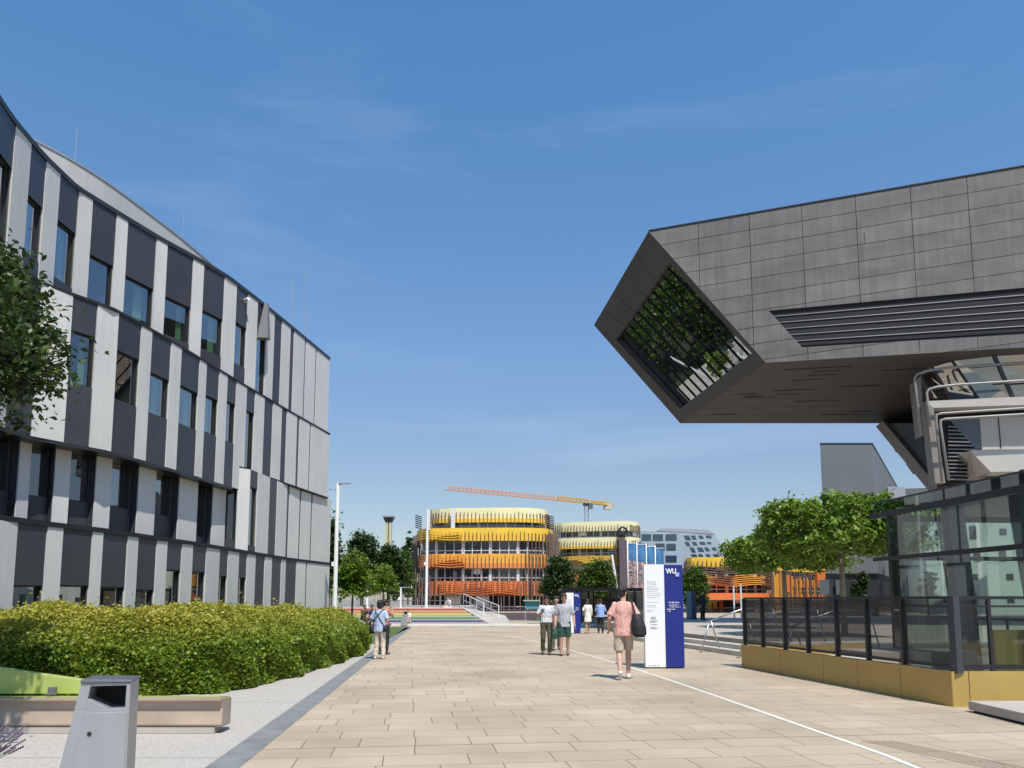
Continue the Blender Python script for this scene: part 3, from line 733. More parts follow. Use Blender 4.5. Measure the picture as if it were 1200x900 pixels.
# ================================================================== banded buildings in the distance
M_pale = mat('band_pale_yellow', (.84, .76, .44), .55, var=.06, vscale=.5)
M_yel = mat('band_yellow', (.84, .53, .05), .55, var=.06, vscale=.5)
M_oy = mat('band_orange_yellow', (.84, .40, .055), .55, var=.06, vscale=.5)
M_or = mat('band_orange', (.74, .235, .05), .55, var=.06, vscale=.5)
M_red = mat('band_red_orange', (.70, .185, .05), .55, var=.06, vscale=.5)
M_wood = mat('brown_slat', (.17, .12, .095), .7, var=.2, vscale=.6)
M_mull = mat('mullion_white', (.66, .66, .65), .5)
G_far = mat('far_glass', (.035, .045, .055), .06, spec=.9, var=.5, vscale=.35)
M_purple = mat('purple_brown', (.115, .085, .10), .7, var=.1)
def banded(parent, path, levels, finstep=.56, roof=None, core_off=-.5):
    """levels: (kind, z0, z1, offset, material, fin range)"""
    for lv in levels:
        kind, z0, z1, o, mt = lv[:5]; r = lv[5] if len(lv) > 5 else (0, 1)
        if kind == 'band':
            mb = MB(); ribbon(mb, path, z0, z1, o, .3, mt); b = part('band', mb, None, parent, fix=False)
            if r:
                mb = MB(); bp = off(path, o+.12)
                for p, n, d in along(bp, finstep, *r):
                    hh = z0+(z1-z0)*(random.choice((.55, .62, .7)) if mt in (M_pale, M_yel) else random.choice((.8, .95))); mb.box((p.x, p.y, (z0-.30+hh)/2), (.048, .24, hh-z0+.30), math.atan2(d.y, d.x), M_wood)
                part('fin_screen', mb, None, b)
        elif kind == 'win':
            mb = MB(); ribbon(mb, path, z0-.02, z1+.02, o, .2, G_far); w = part('window_band', mb, None, parent, fix=False)
            mb = MB(); ms = lv[6] if len(lv) > 6 else 1.3
            bp = off(path, o+.05)
            for k, (p, n, d) in enumerate(along(bp, ms)):
                wd = .42 if k % 3 == 0 else .12
                mb.box((p.x, p.y, (z0+z1)/2), (wd, .08, z1-z0), math.atan2(d.y, d.x), M_mull)
            ribbon(mb, path, z0+.42, z0+.54, o+.05, .06, M_mull)
            # blinds half drawn behind the panes here and there
            for k, (p, n, d) in enumerate(along(off(path, o+.012), ms)):
                if random.random() < .22:
                    hgt = random.uniform(.4, 1)*(z1-z0-.6); q = p+d*ms/2
                    mb.box((q.x, q.y, z1-hgt/2-.02), (ms*.8, .02, hgt), math.atan2(d.y, d.x), M_wpaint)
            part('mullion', mb, None, w)
        elif kind == 'slats':
            mb = MB(); nsl = lv[6] if len(lv) > 6 else 7
            seg = [p for p, n, d in along(path, .8, *r)]
            for k in range(nsl):
                z = z0+(z1-z0)*(k+.5)/nsl; A_ = off(seg, o)
                pts = [Vector((q.x, q.y, z+.14*math.sin(i*.75+k*.2)))+n_*(.22*math.sin(i*.75)) for i, (q, n_) in enumerate(zip(A_, pnorm(seg)))]
                for i in range(len(pts)-1): mb.bar(pts[i], pts[i+1], .16, .10, mt)
            part('louvre', mb, None, parent)
        elif kind == 'tall':
            mb = MB()
            for k, (p, n, d) in enumerate(along(off(path, o), lv[6] if len(lv) > 6 else .6, *r)):
                z = z1+random.uniform(-.8, .3); q = p+n*random.uniform(-.15, .15)
                mb.box((q.x, q.y, (z0+z)/2), (.095, .2, z-z0), math.atan2(d.y, d.x), mt)
            part('slat_screen', mb, None, parent)
def plinth_core(parent, path, back, z0, z1, mt):
    mb = MB(); mb.slab([(p.x, p.y) for p in off(path, -.8)]+back, z0, z1, mt); part('core', mb, None, parent)

OB = thing('orange_building', 'rounded campus building with pale yellow, yellow and orange bands behind brown vertical slats', 'building', (-4, 118, 0))
Z = lambda py, Y=111.: P(560, py, Y).z
main = smoothpath([(-11.5, 138), (-14.0, 122), (-13.6, 114.5), (-11.2, 111.6), (-7, 111), (-2, 110.6), (2.2, 110.7), (4.3, 111.6), (5.6, 114), (6.4, 122), (7.5, 138)], 1.2)
top = smoothpath([(-9.5, 138), (-12.2, 122), (-12.2, 115.5), (-10.3, 112.8), (-7, 112), (-2, 111.6), (1.8, 111.7), (3.8, 112.7), (5.0, 115), (5.5, 122), (6.5, 138)], 1.2)
zl = [Z(y) for y in (594.5, 609.7, 619.5, 634, 649, 666, 681, 698)]
banded(OB, top, [('band', zl[1], zl[0], .2, M_pale, (.3, .78)), ('band', zl[1]-.25, zl[1]+.35, .30, M_yel, None), ('win', zl[2], zl[1]-.1, -.4, None)])
banded(OB, main, [('band', zl[3], zl[2]+.1, .1, M_yel, (.2, .8)), ('win', zl[4], zl[3], -.5, None), ('band', zl[5], zl[4], 0, M_oy, (.2, .8)), ('band', zl[5], zl[5]+.7, .05, M_or, None), ('win', zl[6], zl[5], -.5, None),
    ('band', zl[7], zl[6], 0, M_red, (.2, .8)), ('win', .15, zl[7], -.8, None, (0, 1), 1.9),
    ('slats', zl[3]+.1, zl[2]-.3, .55, M_yel, (.36, .46), 4), ('slats', zl[5]+.1, zl[4]-.2, .55, M_or, (.36, .47), 5), ('slats', zl[7]+.1, zl[6]-.1, .6, M_red, (.41, .57), 6),
    ('tall', .1, zl[2]-.8, .55, M_wood, (.16, .335), .5), ('tall', .1, zl[2]-.6, .7, M_wood, (.585, .80), .55), ('tall', .1, zl[5]-.5, .6, M_wood, (.33, .6), .75)])
plinth_core(OB, main, [], .0, zl[2]-.1, M_joint); plinth_core(OB, top, [], zl[2]-.1, zl[0]-.15, M_mull)
for sx, px0, px1 in ((1, 487, 494), (1, 641, 649)):
    q = MB()
    for k in range(7): q.bar(P(px0, 604+k*2.3, 113), P(px1, 606+k*2.3, 112), .12, .14, M_frame)
    part('louvre', q, None, OB)
for px, py in ((502, 598), (531, 597)):
    q = MB(); q.box(tuple(P(px, py+11, 111.3)), (.55, .5, 2.9), 0, M_mull); part('exhaust_duct', q, None, OB)

PB = thing('banded_building', 'long pale yellow banded building partly hidden behind the rounded orange one', 'building', (14, 150, 0))
p2 = smoothpath([P(640, 700, 146).xy, P(660, 700, 142).xy, P(700, 700, 140).xy, P(738, 700, 139).xy, P(747, 700, 141).xy, P(749, 700, 160).xy], 1.5)
Z2 = lambda py: P(690, py, 140).z
banded(PB, p2, [('band', Z2(622.5), Z2(611.5), .3, M_pale, (.05, .8)), ('win', Z2(632), Z2(622.5), -.4, None), ('band', Z2(641.5), Z2(630), .5, M_pale, (.05, .78)), ('band', Z2(643), Z2(640), .6, M_yel, None), ('win', Z2(651), Z2(642), -.4, None),
    ('band', Z2(663), Z2(651), .1, M_yel, None), ('slats', Z2(664), Z2(650), .7, M_wood, (.05, .8), 6), ('win', Z2(672), Z2(663), -.4, None), ('band', Z2(688), Z2(672), .1, M_or, (.05, .8)), ('win', .1, Z2(688), -.6, None), ('tall', .1, Z2(672), .8, M_wood, (.1, .8), 1.0)])
plinth_core(PB, p2, [P(640, 700, 160).xy], 0, Z2(612.5), M_mull)
q = MB(); a, b = P(725.5, 622, 136.5), P(735, 622, 136.5); q.box(((a.x+b.x)/2, 138, a.z/2-.8), (b.x-a.x, 3, a.z-1.6), 0, M_purple)
q.box(((a.x+b.x)/2, 138, a.z-.5), (b.x-a.x+.1, 3.1, .5), 0, M_frame)
rpts = [Vector(((a.x+b.x)/2+1.15*(b.x-a.x)/2*math.cos(t), 137, a.z-.5+1.2*math.sin(t))) for t in [math.pi*k/8 for k in range(9)]]
q.tube(rpts, .2, 6, M_frame); part('stair_tower', q, None, PB)

GB = thing('glazed_building', 'pale blue-grey office building with staggered windows and a slanted end', 'building', (36, 175, 0))
M_blue = mat('blue_grey_panel', (.34, .39, .44), .35, var=.08, vscale=.3)
def gp3(px, py): return P(px, py, 170)
q = MB()
def quadthick(mb, pix, mt, t, dy=0):
    f = [P(x, y, 170+dy) for x, y in pix]; mb.prism(f, [p+Vector((0, t, 0)) for p in f], mt)
quadthick(q, [(748, 719), (800, 719), (797, 624), (748, 622)], M_blue, 18)
quadthick(q, [(800, 719), (856, 719), (853, 654), (839, 627), (797, 624)], M_blue, 14, .4)
quadthick(q, [(770, 622), (838, 626), (830, 621), (815, 620), (775, 619)], M_grey, 8, 2)
part('wall', q, None, GB)
wins = []
rows = [(626, 633.5), (637, 645), (651, 659), (664, 672)]
for r, (y0, y1) in enumerate(rows):
    for x in ((752, 763), (765, 777), (780, 793)) if r % 2 == 0 else ((751, 759), (768, 779), (781, 792)):
        if random.random() < .93: wins.append([(x[0], y1), (x[1], y1), (x[1], y0), (x[0], y0)])
for r, (y0, y1) in enumerate([(627.5, 633.5), (635, 640.5), (641.5, 648), (649.5, 656)]):
    for k in range(5):
        s = .50; x = 801+k*8.6+(y0-627)*s-(r % 2)*2.5; w_ = 4.4 if (k+r) % 3 else 6; y1 = y1-.8
        if x+w_ > 836+(y0-627)*s: continue
        wins.append([(x+(y1-y0)*s, y1), (x+w_+(y1-y0)*s, y1), (x+w_, y0), (x, y0)])
for w_ in wins:
    q = MB(); quadthick(q, w_, mat('office_glass', (.03, .06, .085), .08, spec=.9), .3, -.08 if w_[0][0] < 797 else .32); part('window', q, None, GB)

LBB = thing('low_banded_building', 'low yellow and orange banded building behind the clipped plane trees', 'building', (30, 104, 0))
p3 = smoothpath([P(806, 700, 112).xy, P(808, 700, 103).xy, P(813, 700, 100.5).xy, P(850, 700, 100).xy, P(893, 700, 101).xy, P(900, 700, 104).xy, P(906, 700, 109).xy, P(930, 700, 116).xy, P(970, 700, 122).xy, P(976, 700, 130).xy], 1.0)
Z3 = lambda py: P(850, py, 100).z
banded(LBB, p3, [('band', Z3(664.5), Z3(653), .3, M_yel, (.08, .42)), ('win', Z3(675.5), Z3(664.5), -.3, None), ('band', Z3(686), Z3(675.5), 0, M_or, None), ('slats', Z3(687), Z3(674), .6, M_oy, (.08, .45), 6), ('win', Z3(695), Z3(686), -.3, None), ('band', Z3(700), Z3(695), .3, M_red, None),
    ('win', .1, Z3(700), -.6, None, (0, 1), 1.6), ('tall', .1, Z3(668), .7, M_wood, (.42, 1), .55), ('tall', .1, Z3(668), .9, M_oy, (.44, 1), 1.7), ('slats', Z3(687), Z3(664), .6, M_wood, (.1, .45), 8)])
plinth_core(LBB, p3, [P(976, 700, 140).xy, P(806, 700, 140).xy], 0, Z3(654), M_mull)
q = MB(); a = P(812, 698, 97.5); b = P(882, 698, 97.5); q.slab([(a.x, 96), (b.x, 96), (b.x, 101), (a.x, 101)], Z3(703)+.0, Z3(697), M_red); part('canopy', q, None, LBB)
q = MB()
for px in (914, 966): c = P(px, 684 if px < 940 else 676, 112); q.box(tuple(c), (2.4, 1, 2.4 if px < 940 else 1.4), 0, M_red)
part('window_box', q, None, LBB)
for px, c in ((832, (.6, .42, .04)), (838, (.62, .35, .05)), (845, (.5, .1, .05))):
    q = MB(); q.box(tuple(P(px, 709, 99.6)), (.5, .05, 1.0), 0, mat('poster%d' % px, c, .6)); part('poster', q, None, LBB)

# grey tower and the white building
GT = thing('grey_tower', 'plain grey windowless tower block behind the clipped plane tree', 'building', (32, 80, 0))
M_tower = mat('tower_grey', (.125, .133, .14), .7, var=.10, vscale=.25)
M_towb = mat('tower_base', (.03, .034, .04), .25)
a, b = P(961, 521.5, 75), P(1022, 520, 75); zT = P(990, 520.5, 75).z; c = G(1052, 572, zT)
q = MB(); d_ = c-b; base4 = [(a.x, a.y), (b.x, b.y), (c.x, c.y), (a.x+d_.x, a.y+d_.y)]
q.slab(base4, P(990, 672, 75).z, zT, M_tower); q.slab([(x+.25*(1 if i in (0, 3) else -1)*.3, y+.3) for i, (x, y) in enumerate(base4)], 0, P(990, 672, 75).z, M_towb)
part('wall', q, None, GT)
q = MB(); q.slab([(a.x-.05, a.y-.05), (b.x+.05, b.y-.05), (c.x+.05, c.y), (a.x+d_.x, a.y+d_.y)], zT, zT+.12, M_frame); part('parapet', q, None, GT)
q = MB(); e0 = P(1040, 570, 88); q.box((e0.x+1, 90, P(1040, 572, 88).z-.4), (3, 2, 1.4), 0, M_grey); part('roof_unit', q, None, GT)
for px in (966, 985, 1005):
    q = MB(); u = P(px, 688, 74.95); q.box((u.x, u.y, u.z), (.9, .04, 1.4), 0, mat('tower_window', (.06, .08, .10), .1, spec=.9)); part('window', q, None, GT)
GA = thing('grey_annex', 'long flat grey annex adjoining the grey tower', 'building', (60, 110, 0))
q = MB(); g0, g1 = P(1046, 573, 100), P(1500, 573, 90); q.slab([(g0.x, 100), (g1.x, 90), (g1.x, 104), (g0.x, 110)], P(1060, 640, 100).z, P(1060, 573, 100).z, M_tower); q.slab([(g0.x+1, 100.5), (g1.x-1, 90.5), (g1.x-1, 104), (g0.x+1, 110)], 0, P(1060, 640, 100).z, M_towb); part('wall', q, None, GA)
WB = thing('white_building', 'white building with small scattered windows seen behind the glass pavilion', 'building', (45, 62, 0))
M_wall = mat('white_render', (.70, .69, .67), .8, var=.05, vscale=.3)
q = MB(); a = P(1088, 700, 66); b = P(1420, 700, 60); ztw = P(1100, 596, 66).z
q.slab([(a.x, a.y), (b.x, b.y), (b.x+4, b.y+12), (a.x+4, a.y+12)], .42, ztw, M_wall); part('wall', q, None, WB)
dd = (Vector((b.x, b.y, 0))-Vector((a.x, a.y, 0))); LL = dd.length; dd.normalize()
for r in range(4):
    for k in range(11):
        if random.random() < .22: continue
        s = 1.3+k*2.25+random.uniform(-.3, .3); z = 1.6+r*1.85; hh = random.choice((.5, .5, 1.1)); q = MB()
        p = Vector((a.x, a.y, 0))+dd*s; q.box((p.x, p.y-.01, z), (.5, .06, hh), math.atan2(dd.y, dd.x), M_towb); part('window', q, None, WB)
WF = thing('white_apartment_block', 'white apartment block far behind the low yellow building', 'building', (62, 150, 0))
q = MB(); a = P(920, 656, 150); b = P(972, 656, 150); q.slab([(a.x, 150), (b.x, 150), (b.x, 162), (a.x, 162)], 0, a.z, M_wall); part('wall', q, None, WF)
for px in (927, 935, 943, 952, 960):
    for py in (660, 667):
        q = MB(); u = P(px, py, 149.97); q.box(tuple(u), (.9, .06, .9), 0, M_towb); part('window', q, None, WF)

# ================================================================== raised deck and steps on the right
M_step = mat('step_stone', (.50, .46, .40), .8, var=.1, vscale=1.2, bump=.1, bscale=50)
M_deck = mat('deck_stone', (.42, .36, .29), .8, var=.12, vscale=.7)
stA, stB = Vector((7.4, 17.9, 0)), Vector((4.45, 33.5, 0)); sd = (stB-stA).normalized(); sn = Vector((-sd.y, sd.x, 0))   # sn points to the plaza (left)
if sn.x > 0: sn = -sn
zD = .42
mb = MB(); A_, B_ = stA-sn*.68, stB-sn*.68
mb.slab([(A_.x, A_.y), (60, A_.y), (60, 58), (B_.x, 58), (B_.x, B_.y)], .004, zD, M_deck); structure('raised_plaza', mb)
ST = thing('stone_steps', 'three long pale stone steps rising to the raised plaza beside the blue sign', 'steps', (6, 25, 0))
for k in range(3):
    mb = MB(); o0, o1 = -.34*k, -.70
    q = [stA+sn*o0, stB+sn*o0, stB+sn*o1, stA+sn*o1]; z1 = .14*(k+1)+(.004 if k == 2 else 0)
    mb.slab([(p.x, p.y) for p in q], .004 if k == 0 else .14*k+.0005, z1, M_step); part('step', mb, None, ST, bevel=.012)
def handrail(label, y):
    """metal tube rail up the steps: slanting part, level part, splayed legs"""
    k = (y-stA.y)/(stB.y-stA.y); b = stA.lerp(stB, k); o = thing('handrail', label, 'handrail', b, 0, 'handrails on the stone steps')
    up = -sn; a0 = b+sn*.25+Vector((0, 0, .92)); a1 = b+up*1.0+Vector((0, 0, 1.33)); a2_ = b+up*2.1+Vector((0, 0, 1.33))
    q = MB(); q.tube([a0, a1, a2_], .024, 8); part('rail', q, M_steel, o, smooth=True)
    for t, f, z in ((a0.lerp(a1, .08), b+sn*.45, 0), (a0.lerp(a1, .12), b+up*.15, .14), (a2_.lerp(a1, .12), a2_+up*.1, zD), (a1, b+up*1.15, zD)):
        q = MB(); q.tube([t, (f.x, f.y, z)], .02, 8); part('leg', q, M_steel, o, smooth=True)
    return o
handrail('metal handrail on the steps just right of the big blue sign', 24.3)
handrail('metal handrail on the steps nearest the end of the black fence', 21.9)
handrail('metal handrail on the steps behind the middle of the black fence', 19.6)

# golden plinth with the black screen fence
P1, P2 = G(870, 782), G(1117, 828.5); P3 = Vector((9.9, P2.y-.02, 0)); P3.z = 0
zP = .525
PW = thing('golden_plinth', 'low golden metal-clad wall carrying the black screen fence', 'wall', (6, 15, 0))
M_gold = mat('gold_panel', (.44, .30, .085), .5, .1, var=.08, vscale=.8)
def run(mb, a, b, ts, z0, z1, t, mt, g=.006):
    a, b = Vector((a.x, a.y, 0)), Vector((b.x, b.y, 0)); d = (b-a).normalized(); n = Vector((d.y, -d.x, 0))
    for i in range(len(ts)-1):
        p, q = a.lerp(b, ts[i])+d*g, a.lerp(b, ts[i+1])-d*g
        mb.prism([(v.x, v.y, z0) for v in (p, q, q-n*t, p-n*t)], [(v.x, v.y, z1) for v in (p, q, q-n*t, p-n*t)], mt)
mb = MB(); run(mb, P1, P2, [0, .26, .5, .66, .83, 1], .0, zP, .05, M_gold); run(mb, P2, P3, [0, .08, .5, 1], .0, zP, .05, M_gold)
n12 = Vector(((P2-P1).y, -(P2-P1).x, 0)).normalized()
run(mb, P1, Vector((P1.x+3.2, P1.y+.4, 0)), [0, 1], .0, zP, .05, M_gold)
part('panel', mb, None, PW)
mb = MB(); mb.slab([(P1.x-n12.x*.056, P1.y-.06), (P2.x-n12.x*.056, P2.y+.06), (P2.x-n12.x*.3, P2.y-n12.y*.3+.2), (P1.x-n12.x*.3, P1.y-n12.y*.3)], .01, zP-.02, M_joint)
mb.slab([(P2.x+.05, P2.y+.06), (P3.x, P3.y+.06), (P3.x, P3.y+.35), (P2.x+.05, P2.y+.35)], .01, zP-.02, M_joint); part('core', mb, None, PW)
FE = thing('screen_fence', 'black metal fence with dark see-through screens standing on the golden plinth', 'fence', (6, 15, 0))
M_scr = mesh_screen('screen_mesh', (.016, .016, .018), .34); M_scr2 = mesh_screen('open_mesh', (.02, .02, .022), .74)
zFt = 1.63
i12 = -n12*.12
mb = MB(); a, b = P1+i12, P2+i12
mb.bar((a.x, a.y, zFt), (b.x, b.y, zFt), .06, .05, M_black); mb.bar((a.x, a.y, zFt-.13), (b.x, b.y, zFt-.13), .03, .03, M_black); mb.bar((a.x, a.y, zP+.06), (b.x, b.y, zP+.06), .04, .05, M_black)
c, d = P2+i12+Vector((.02, .0, 0)), P3+Vector((0, .12, 0)); c.y = d.y
mb.bar((c.x, c.y, zFt), (d.x, d.y, zFt), .06, .05, M_black); mb.bar((c.x, c.y, zFt-.13), (d.x, d.y, zFt-.13), .03, .03, M_black); mb.bar((c.x, c.y, zP+.06), (d.x, d.y, zP+.06), .04, .07, M_black)
b2_ = Vector((P1.x+3.2, P1.y+.4, 0)); mb.bar((a.x, a.y, zFt), (b2_.x, b2_.y, zFt), .06, .05, M_black)
part('rail', mb, None, FE)
posts = [RP(px, 740, P1+i12, n12) for px in (873, 894, 920, 947, 981, 1017, 1059)]
for p in posts:
    q = MB(); q.box((p.x, p.y, (zP+zFt)/2), (.05, .09, zFt-zP), math.atan2((P2-P1).y, (P2-P1).x), M_black); part('post', q, None, FE)
q = MB(); q.box((b.x-.01, b.y, (zP+zFt)/2), (.12, .12, zFt-zP+.05), .3, mat('post_grey', (.045, .05, .06), .4)); part('post', q, None, FE)
for px in (1160, 1240):
    p = RP(px, 740, c, Vector((0, -1, 0))); q = MB(); q.box((p.x, p.y, (zP+zFt)/2), (.05, .05, zFt-zP), 0, M_black); part('post', q, None, FE)
ps = [a]+posts[1:]+[b]
for i in range(len(ps)-1):
    q = MB(); u, v = ps[i], ps[i+1]; q.poly([(u.x, u.y, zP+.08), (v.x, v.y, zP+.08), (v.x, v.y, zFt-.03), (u.x, u.y, zFt-.03)]); part('screen', q, M_scr, FE, fix=False)
for u, v, m_ in ((c, d, M_scr2), (a, b2_, M_scr)):
    q = MB(); q.poly([(u.x, u.y, zP+.08), (v.x, v.y, zP+.08), (v.x, v.y, zFt-.03), (u.x, u.y, zFt-.03)]); part('screen', q, m_, FE, fix=False)
mb = MB(); x0 = G(1123, 819, .15).x
mb.slab([(x0, 11.55), (x0, 7), (12, 7), (12, 11.55)], .03, .155, M_concrete); mb.slab([(x0+.05, 11.5), (x0+.05, 7), (12, 7), (12, 11.5)], .0, .028, M_joint)
single('concrete_slab', mb, None, 'low pale concrete slab in front of the golden plinth end', 'slab', bevel=.01)
q = MB(); a = P(1163, 738, 15.6); q.slab([(a.x, 15.6), (12.5, 15.2), (12.5, 15.3), (a.x, 15.7)], .0, a.z, M_gold)
single('golden_inner_wall', q, None, 'short golden wall inside the glass pavilion behind the fence', 'wall')

# ================================================================== glass pavilion
GPV = thing('glass_pavilion', 'glass entrance pavilion with black beams and a slanted glass roof edge', 'pavilion', (9.8, 17, 0))
q0, q1 = P(1020, 606, 20.0), P(1200, 572, 14.8); fd = Vector(((q1-q0).x, (q1-q0).y, 0)).normalized(); fn = Vector((fd.y, -fd.x, 0)); fn = fn if fn.x < 0 else -fn
zb1, zb2, zr = q0.z, P(1023, 656, 20).z, P(1030, 590, 19.8).z
F0 = Vector((q0.x, q0.y, 0)); FL = 11.0
def fpt(s, z, o=0): p = F0+fd*s+fn*o; return Vector((p.x, p.y, z))
sc = 0
for k in range(1, 400):
    s_ = k*.01; p = fpt(s_, 2)
    if (p.x/p.y*FOC+600) > 1043: sc = s_; break
mb = MB(); mb.bar(fpt(0, zb1), fpt(FL, zb1), .08, .14, M_black); mb.bar(fpt(.1, zb2), fpt(FL, zb2), .10, .10, M_black); mb.bar(fpt(.1, zr), fpt(FL, zr), .04, .04, M_frame)
mb.bar(fpt(0, zb1+.02), fpt(.35, zr), .03, .03, M_frame)
inw = -fn
mb.bar(fpt(sc, zb1-.12), fpt(sc, zb1-.12)+inw*7, .10, .14, M_black); mb.bar(fpt(sc, zb2), fpt(sc, zb2)+inw*7, .10, .10, M_black)
for s_ in (2.6, 5.2, 7.8): mb.bar(fpt(s_, zr-.05), fpt(s_, zr+1.1)+inw*7, .08, .18, M_black)
part('beam', mb, None, GPV)
for s_, w_ in ((sc, .22), (sc+.32, .06), (5.6, .12), (8.4, .12)):
    mb = MB(); p = fpt(s_, 0, -.1); mb.box((p.x, p.y, zb1/2), (w_, w_*.8, zb1), math.atan2(fd.y, fd.x), M_black); part('post', mb, None, GPV)
pn = [sc, 2.7, 5.6, 8.4, FL]
for i in range(len(pn)-1):
    for z0, z1 in ((.1, zb2-.05), (zb2+.05, zb1-.07)):
        mb = MB(); mb.poly([fpt(pn[i]+.02, z0), fpt(pn[i+1]-.02, z0), fpt(pn[i+1]-.02, z1), fpt(pn[i]+.02, z1)]); part('pane', mb, G_pav, GPV, fix=False)
for i in range(3):
    for z0, z1 in ((.1, zb2-.05), (zb2+.05, zb1-.15)):
        mb = MB(); u, v = fpt(sc, 0)+inw*(.1+2.3*i), fpt(sc, 0)+inw*(2.3+2.3*i); mb.poly([(u.x, u.y, z0), (v.x, v.y, z0), (v.x, v.y, z1), (u.x, u.y, z1)]); part('pane', mb, G_pav, GPV, fix=False)
mb = MB()
mb.thick([fpt(0, zb1+.08), fpt(FL, zb1+.08), fpt(FL, zr-.02), fpt(.33, zr-.02)], fn, .02)
part('roof_fascia', mb, G_roof, GPV, fix=False)
mb = MB(); mb.poly([fpt(.33, zr), fpt(FL, zr), fpt(FL, zr+1.2)+inw*7, fpt(.33, zr+1.2)+inw*7]); part('roof', mb, G_roof, GPV, fix=False)
for s_, lean, w_, dep, mt in ((2.75, .35, .36, .5, mat('column_dark', (.05, .05, .055), .5)), (4.0, 0, .26, 1.1, mat('column_blue', (.14, .18, .21), .5)), (6.5, .3, .3, .9, mat('column_dark', (.05, .05, .055), .5))):
    mb = MB(); p = fpt(s_, 0)+inw*dep; t = p-fd*lean; mb.bar((p.x, p.y, 0), (t.x, t.y, zr+.1), w_, w_*.8, mt); part('column', mb, None, GPV)
mb = MB()
for k in range(4):
    p = fpt(3.2+k*.9, 0)+inw*2.6; t = fpt(4.6+k*.9, 0)+inw*3.4; mb.bar((p.x, p.y, .4+k*.2), (t.x, t.y, 3.4+k*.2), .05, .12, M_grey)
for a_, b_ in ((3.2, 6.2), (6.0, 9.4)): mb.bar(fpt(a_, zr-.2)+inw*4.5, fpt(b_, .8)+inw*4.5, .22, .3, M_black)
part('stair_string', mb, None, GPV)
mb = MB(); u, v = fpt(1.0, 1.15)+inw*2, fpt(7, 1.15)+inw*2; mb.bar(u, v, .05, .05, M_black)
for k in range(7): p = u.lerp(v, k/6); mb.bar((p.x, p.y, .05), tuple(p), .04, .04, M_black)
part('inner_railing', mb, None, GPV)

# ================================================================== sign pylons
M_sblue = mat('sign_blue', (.013, .024, .20), .35, var=.03); M_swhite = mat('sign_white', (.80, .80, .79), .4); M_ink = mat('ink_grey', (.40, .40, .42), .7)
def textmesh(body, size, mt, parent, name='lettering', loc=(0, 0, 0), ext=.002, bold=0, sx=1):
    c = bpy.data.curves.new(name, 'FONT'); c.body = body; c.size = size; c.extrude = ext; c.offset = bold
    o = bpy.data.objects.new(name, c); COL.objects.link(o); o.rotation_euler = (math.pi/2, 0, 0)
    dg = bpy.context.evaluated_depsgraph_get(); me = bpy.data.meshes.new_from_object(o.evaluated_get(dg)); bpy.data.objects.remove(o)
    me.transform(Matrix.Translation(loc) @ Matrix.Scale(sx, 4, (1, 0, 0)) @ Matrix.Rotation(math.pi/2, 4, 'X')); me.materials.clear(); me.materials.append(mt)
    return part(name, me, None, parent, local=True, fix=False)
def pylon(label, loc, rz, w, h, small=False, d=.26):
    o = thing('sign_pylon', label, 'sign', loc, rz, 'white and blue sign pylons')
    q = MB(); s = -w/2+w*.52
    q.prism([(-w/2, -d/2, .03), (s-.002, -d/2, .03), (s-.002, d/2, .03), (-w/2, d/2, .03)], [(-w/2, -d/2, h), (s-.002, -d/2, h), (s-.002, d/2, h), (-w/2, d/2, h)], M_swhite); part('white_panel', q, None, o, local=True, bevel=.006)
    q = MB(); q.prism([(s, -d/2-.012, .03), (w/2, -d/2+.04, .03), (w/2, d/2, .03), (s, d/2, .03)], [(s, -d/2-.012, h-.004), (w/2, -d/2+.04, h-.004), (w/2, d/2, h-.004), (s, d/2, h-.004)], M_sblue); part('blue_panel', q, None, o, local=True, bevel=.006)
    q = MB(); q.slab([(-w/2+.02, -d/2+.03), (w/2-.02, -d/2+.05), (w/2-.02, d/2-.02), (-w/2+.02, d/2-.02)], 0, .03, M_black); part('base', q, None, o, local=True)
    yb = -d/2-.016
    textmesh('WU', .165*h/2.43, M_swhite, o, 'logo', (s+.045*w, yb, h*.913), .002, .006, .84)
    q = MB(); q.box((w/2-.145*w, yb+.02, h*.903), (.10*w, .012, .10*w), .10, mat('logo_square', (.35, .42, .70), .5)); part('logo_square', q, None, o, local=True)
    # destination lines: small lettering too small to read from the plaza
    q = MB()
    rnd = random.Random(4)
    def line(x0, x1, z, hgt, y, mt):
        x = x0
        while x < x1:
            lw = rnd.uniform(.018, .07)*w; lw = min(lw, x1-x); q.box((x+lw/2, y, z), (lw*.86, .004, hgt*rnd.uniform(.8, 1.1)), 0, mt); x += lw+.012*w
    for x0, x1, z, hg in ((.05, .37, .634, .008), (.11, .36, .616, .005), (.11, .33, .601, .005), (.11, .40, .588, .005), (.05, .27, .567, .008), (.09, .14, .548, .010)):
        xs = s+x0*w; y_ = -d/2-.012+(xs+ (x1-x0)*w*.5 - s)/(w/2-s)*.052-.006; line(xs, s+x1*w, h*z, h*hg, y_-.006, M_swhite)
    for i, (x1, z) in enumerate(((.24, .835), (.24, .82), (.25, .805), (.22, .785), (.32, .77), (.30, .757), (.25, .742), (.36, .722), (.33, .70), (.24, .68), (.28, .635), (.22, .605), (.22, .59), (.18, .56), (.12, .545))):
        line(-w/2+.07*w, -w/2+(.07+x1)*w, h*z, h*.004, -d/2-.003, M_ink)
    for i in range(16): line(-w/2+rnd.uniform(.12, .2)*w, -w/2+rnd.uniform(.25, .33)*w, h*rnd.uniform(.36, .50), h*.006, -d/2-.003, M_ink)
    line(-w/2+.07*w, -w/2+.36*w, h*.03, h*.008, -d/2-.003, M_ink)
    part('lettering', q, None, o, local=True)
    return o
g_ = G(780, 783.5); pylon('tall white and blue sign pylon beside the walker in pink shirt', (g_.x, g_.y+.13, 0), R(-2), .92, 2.43)
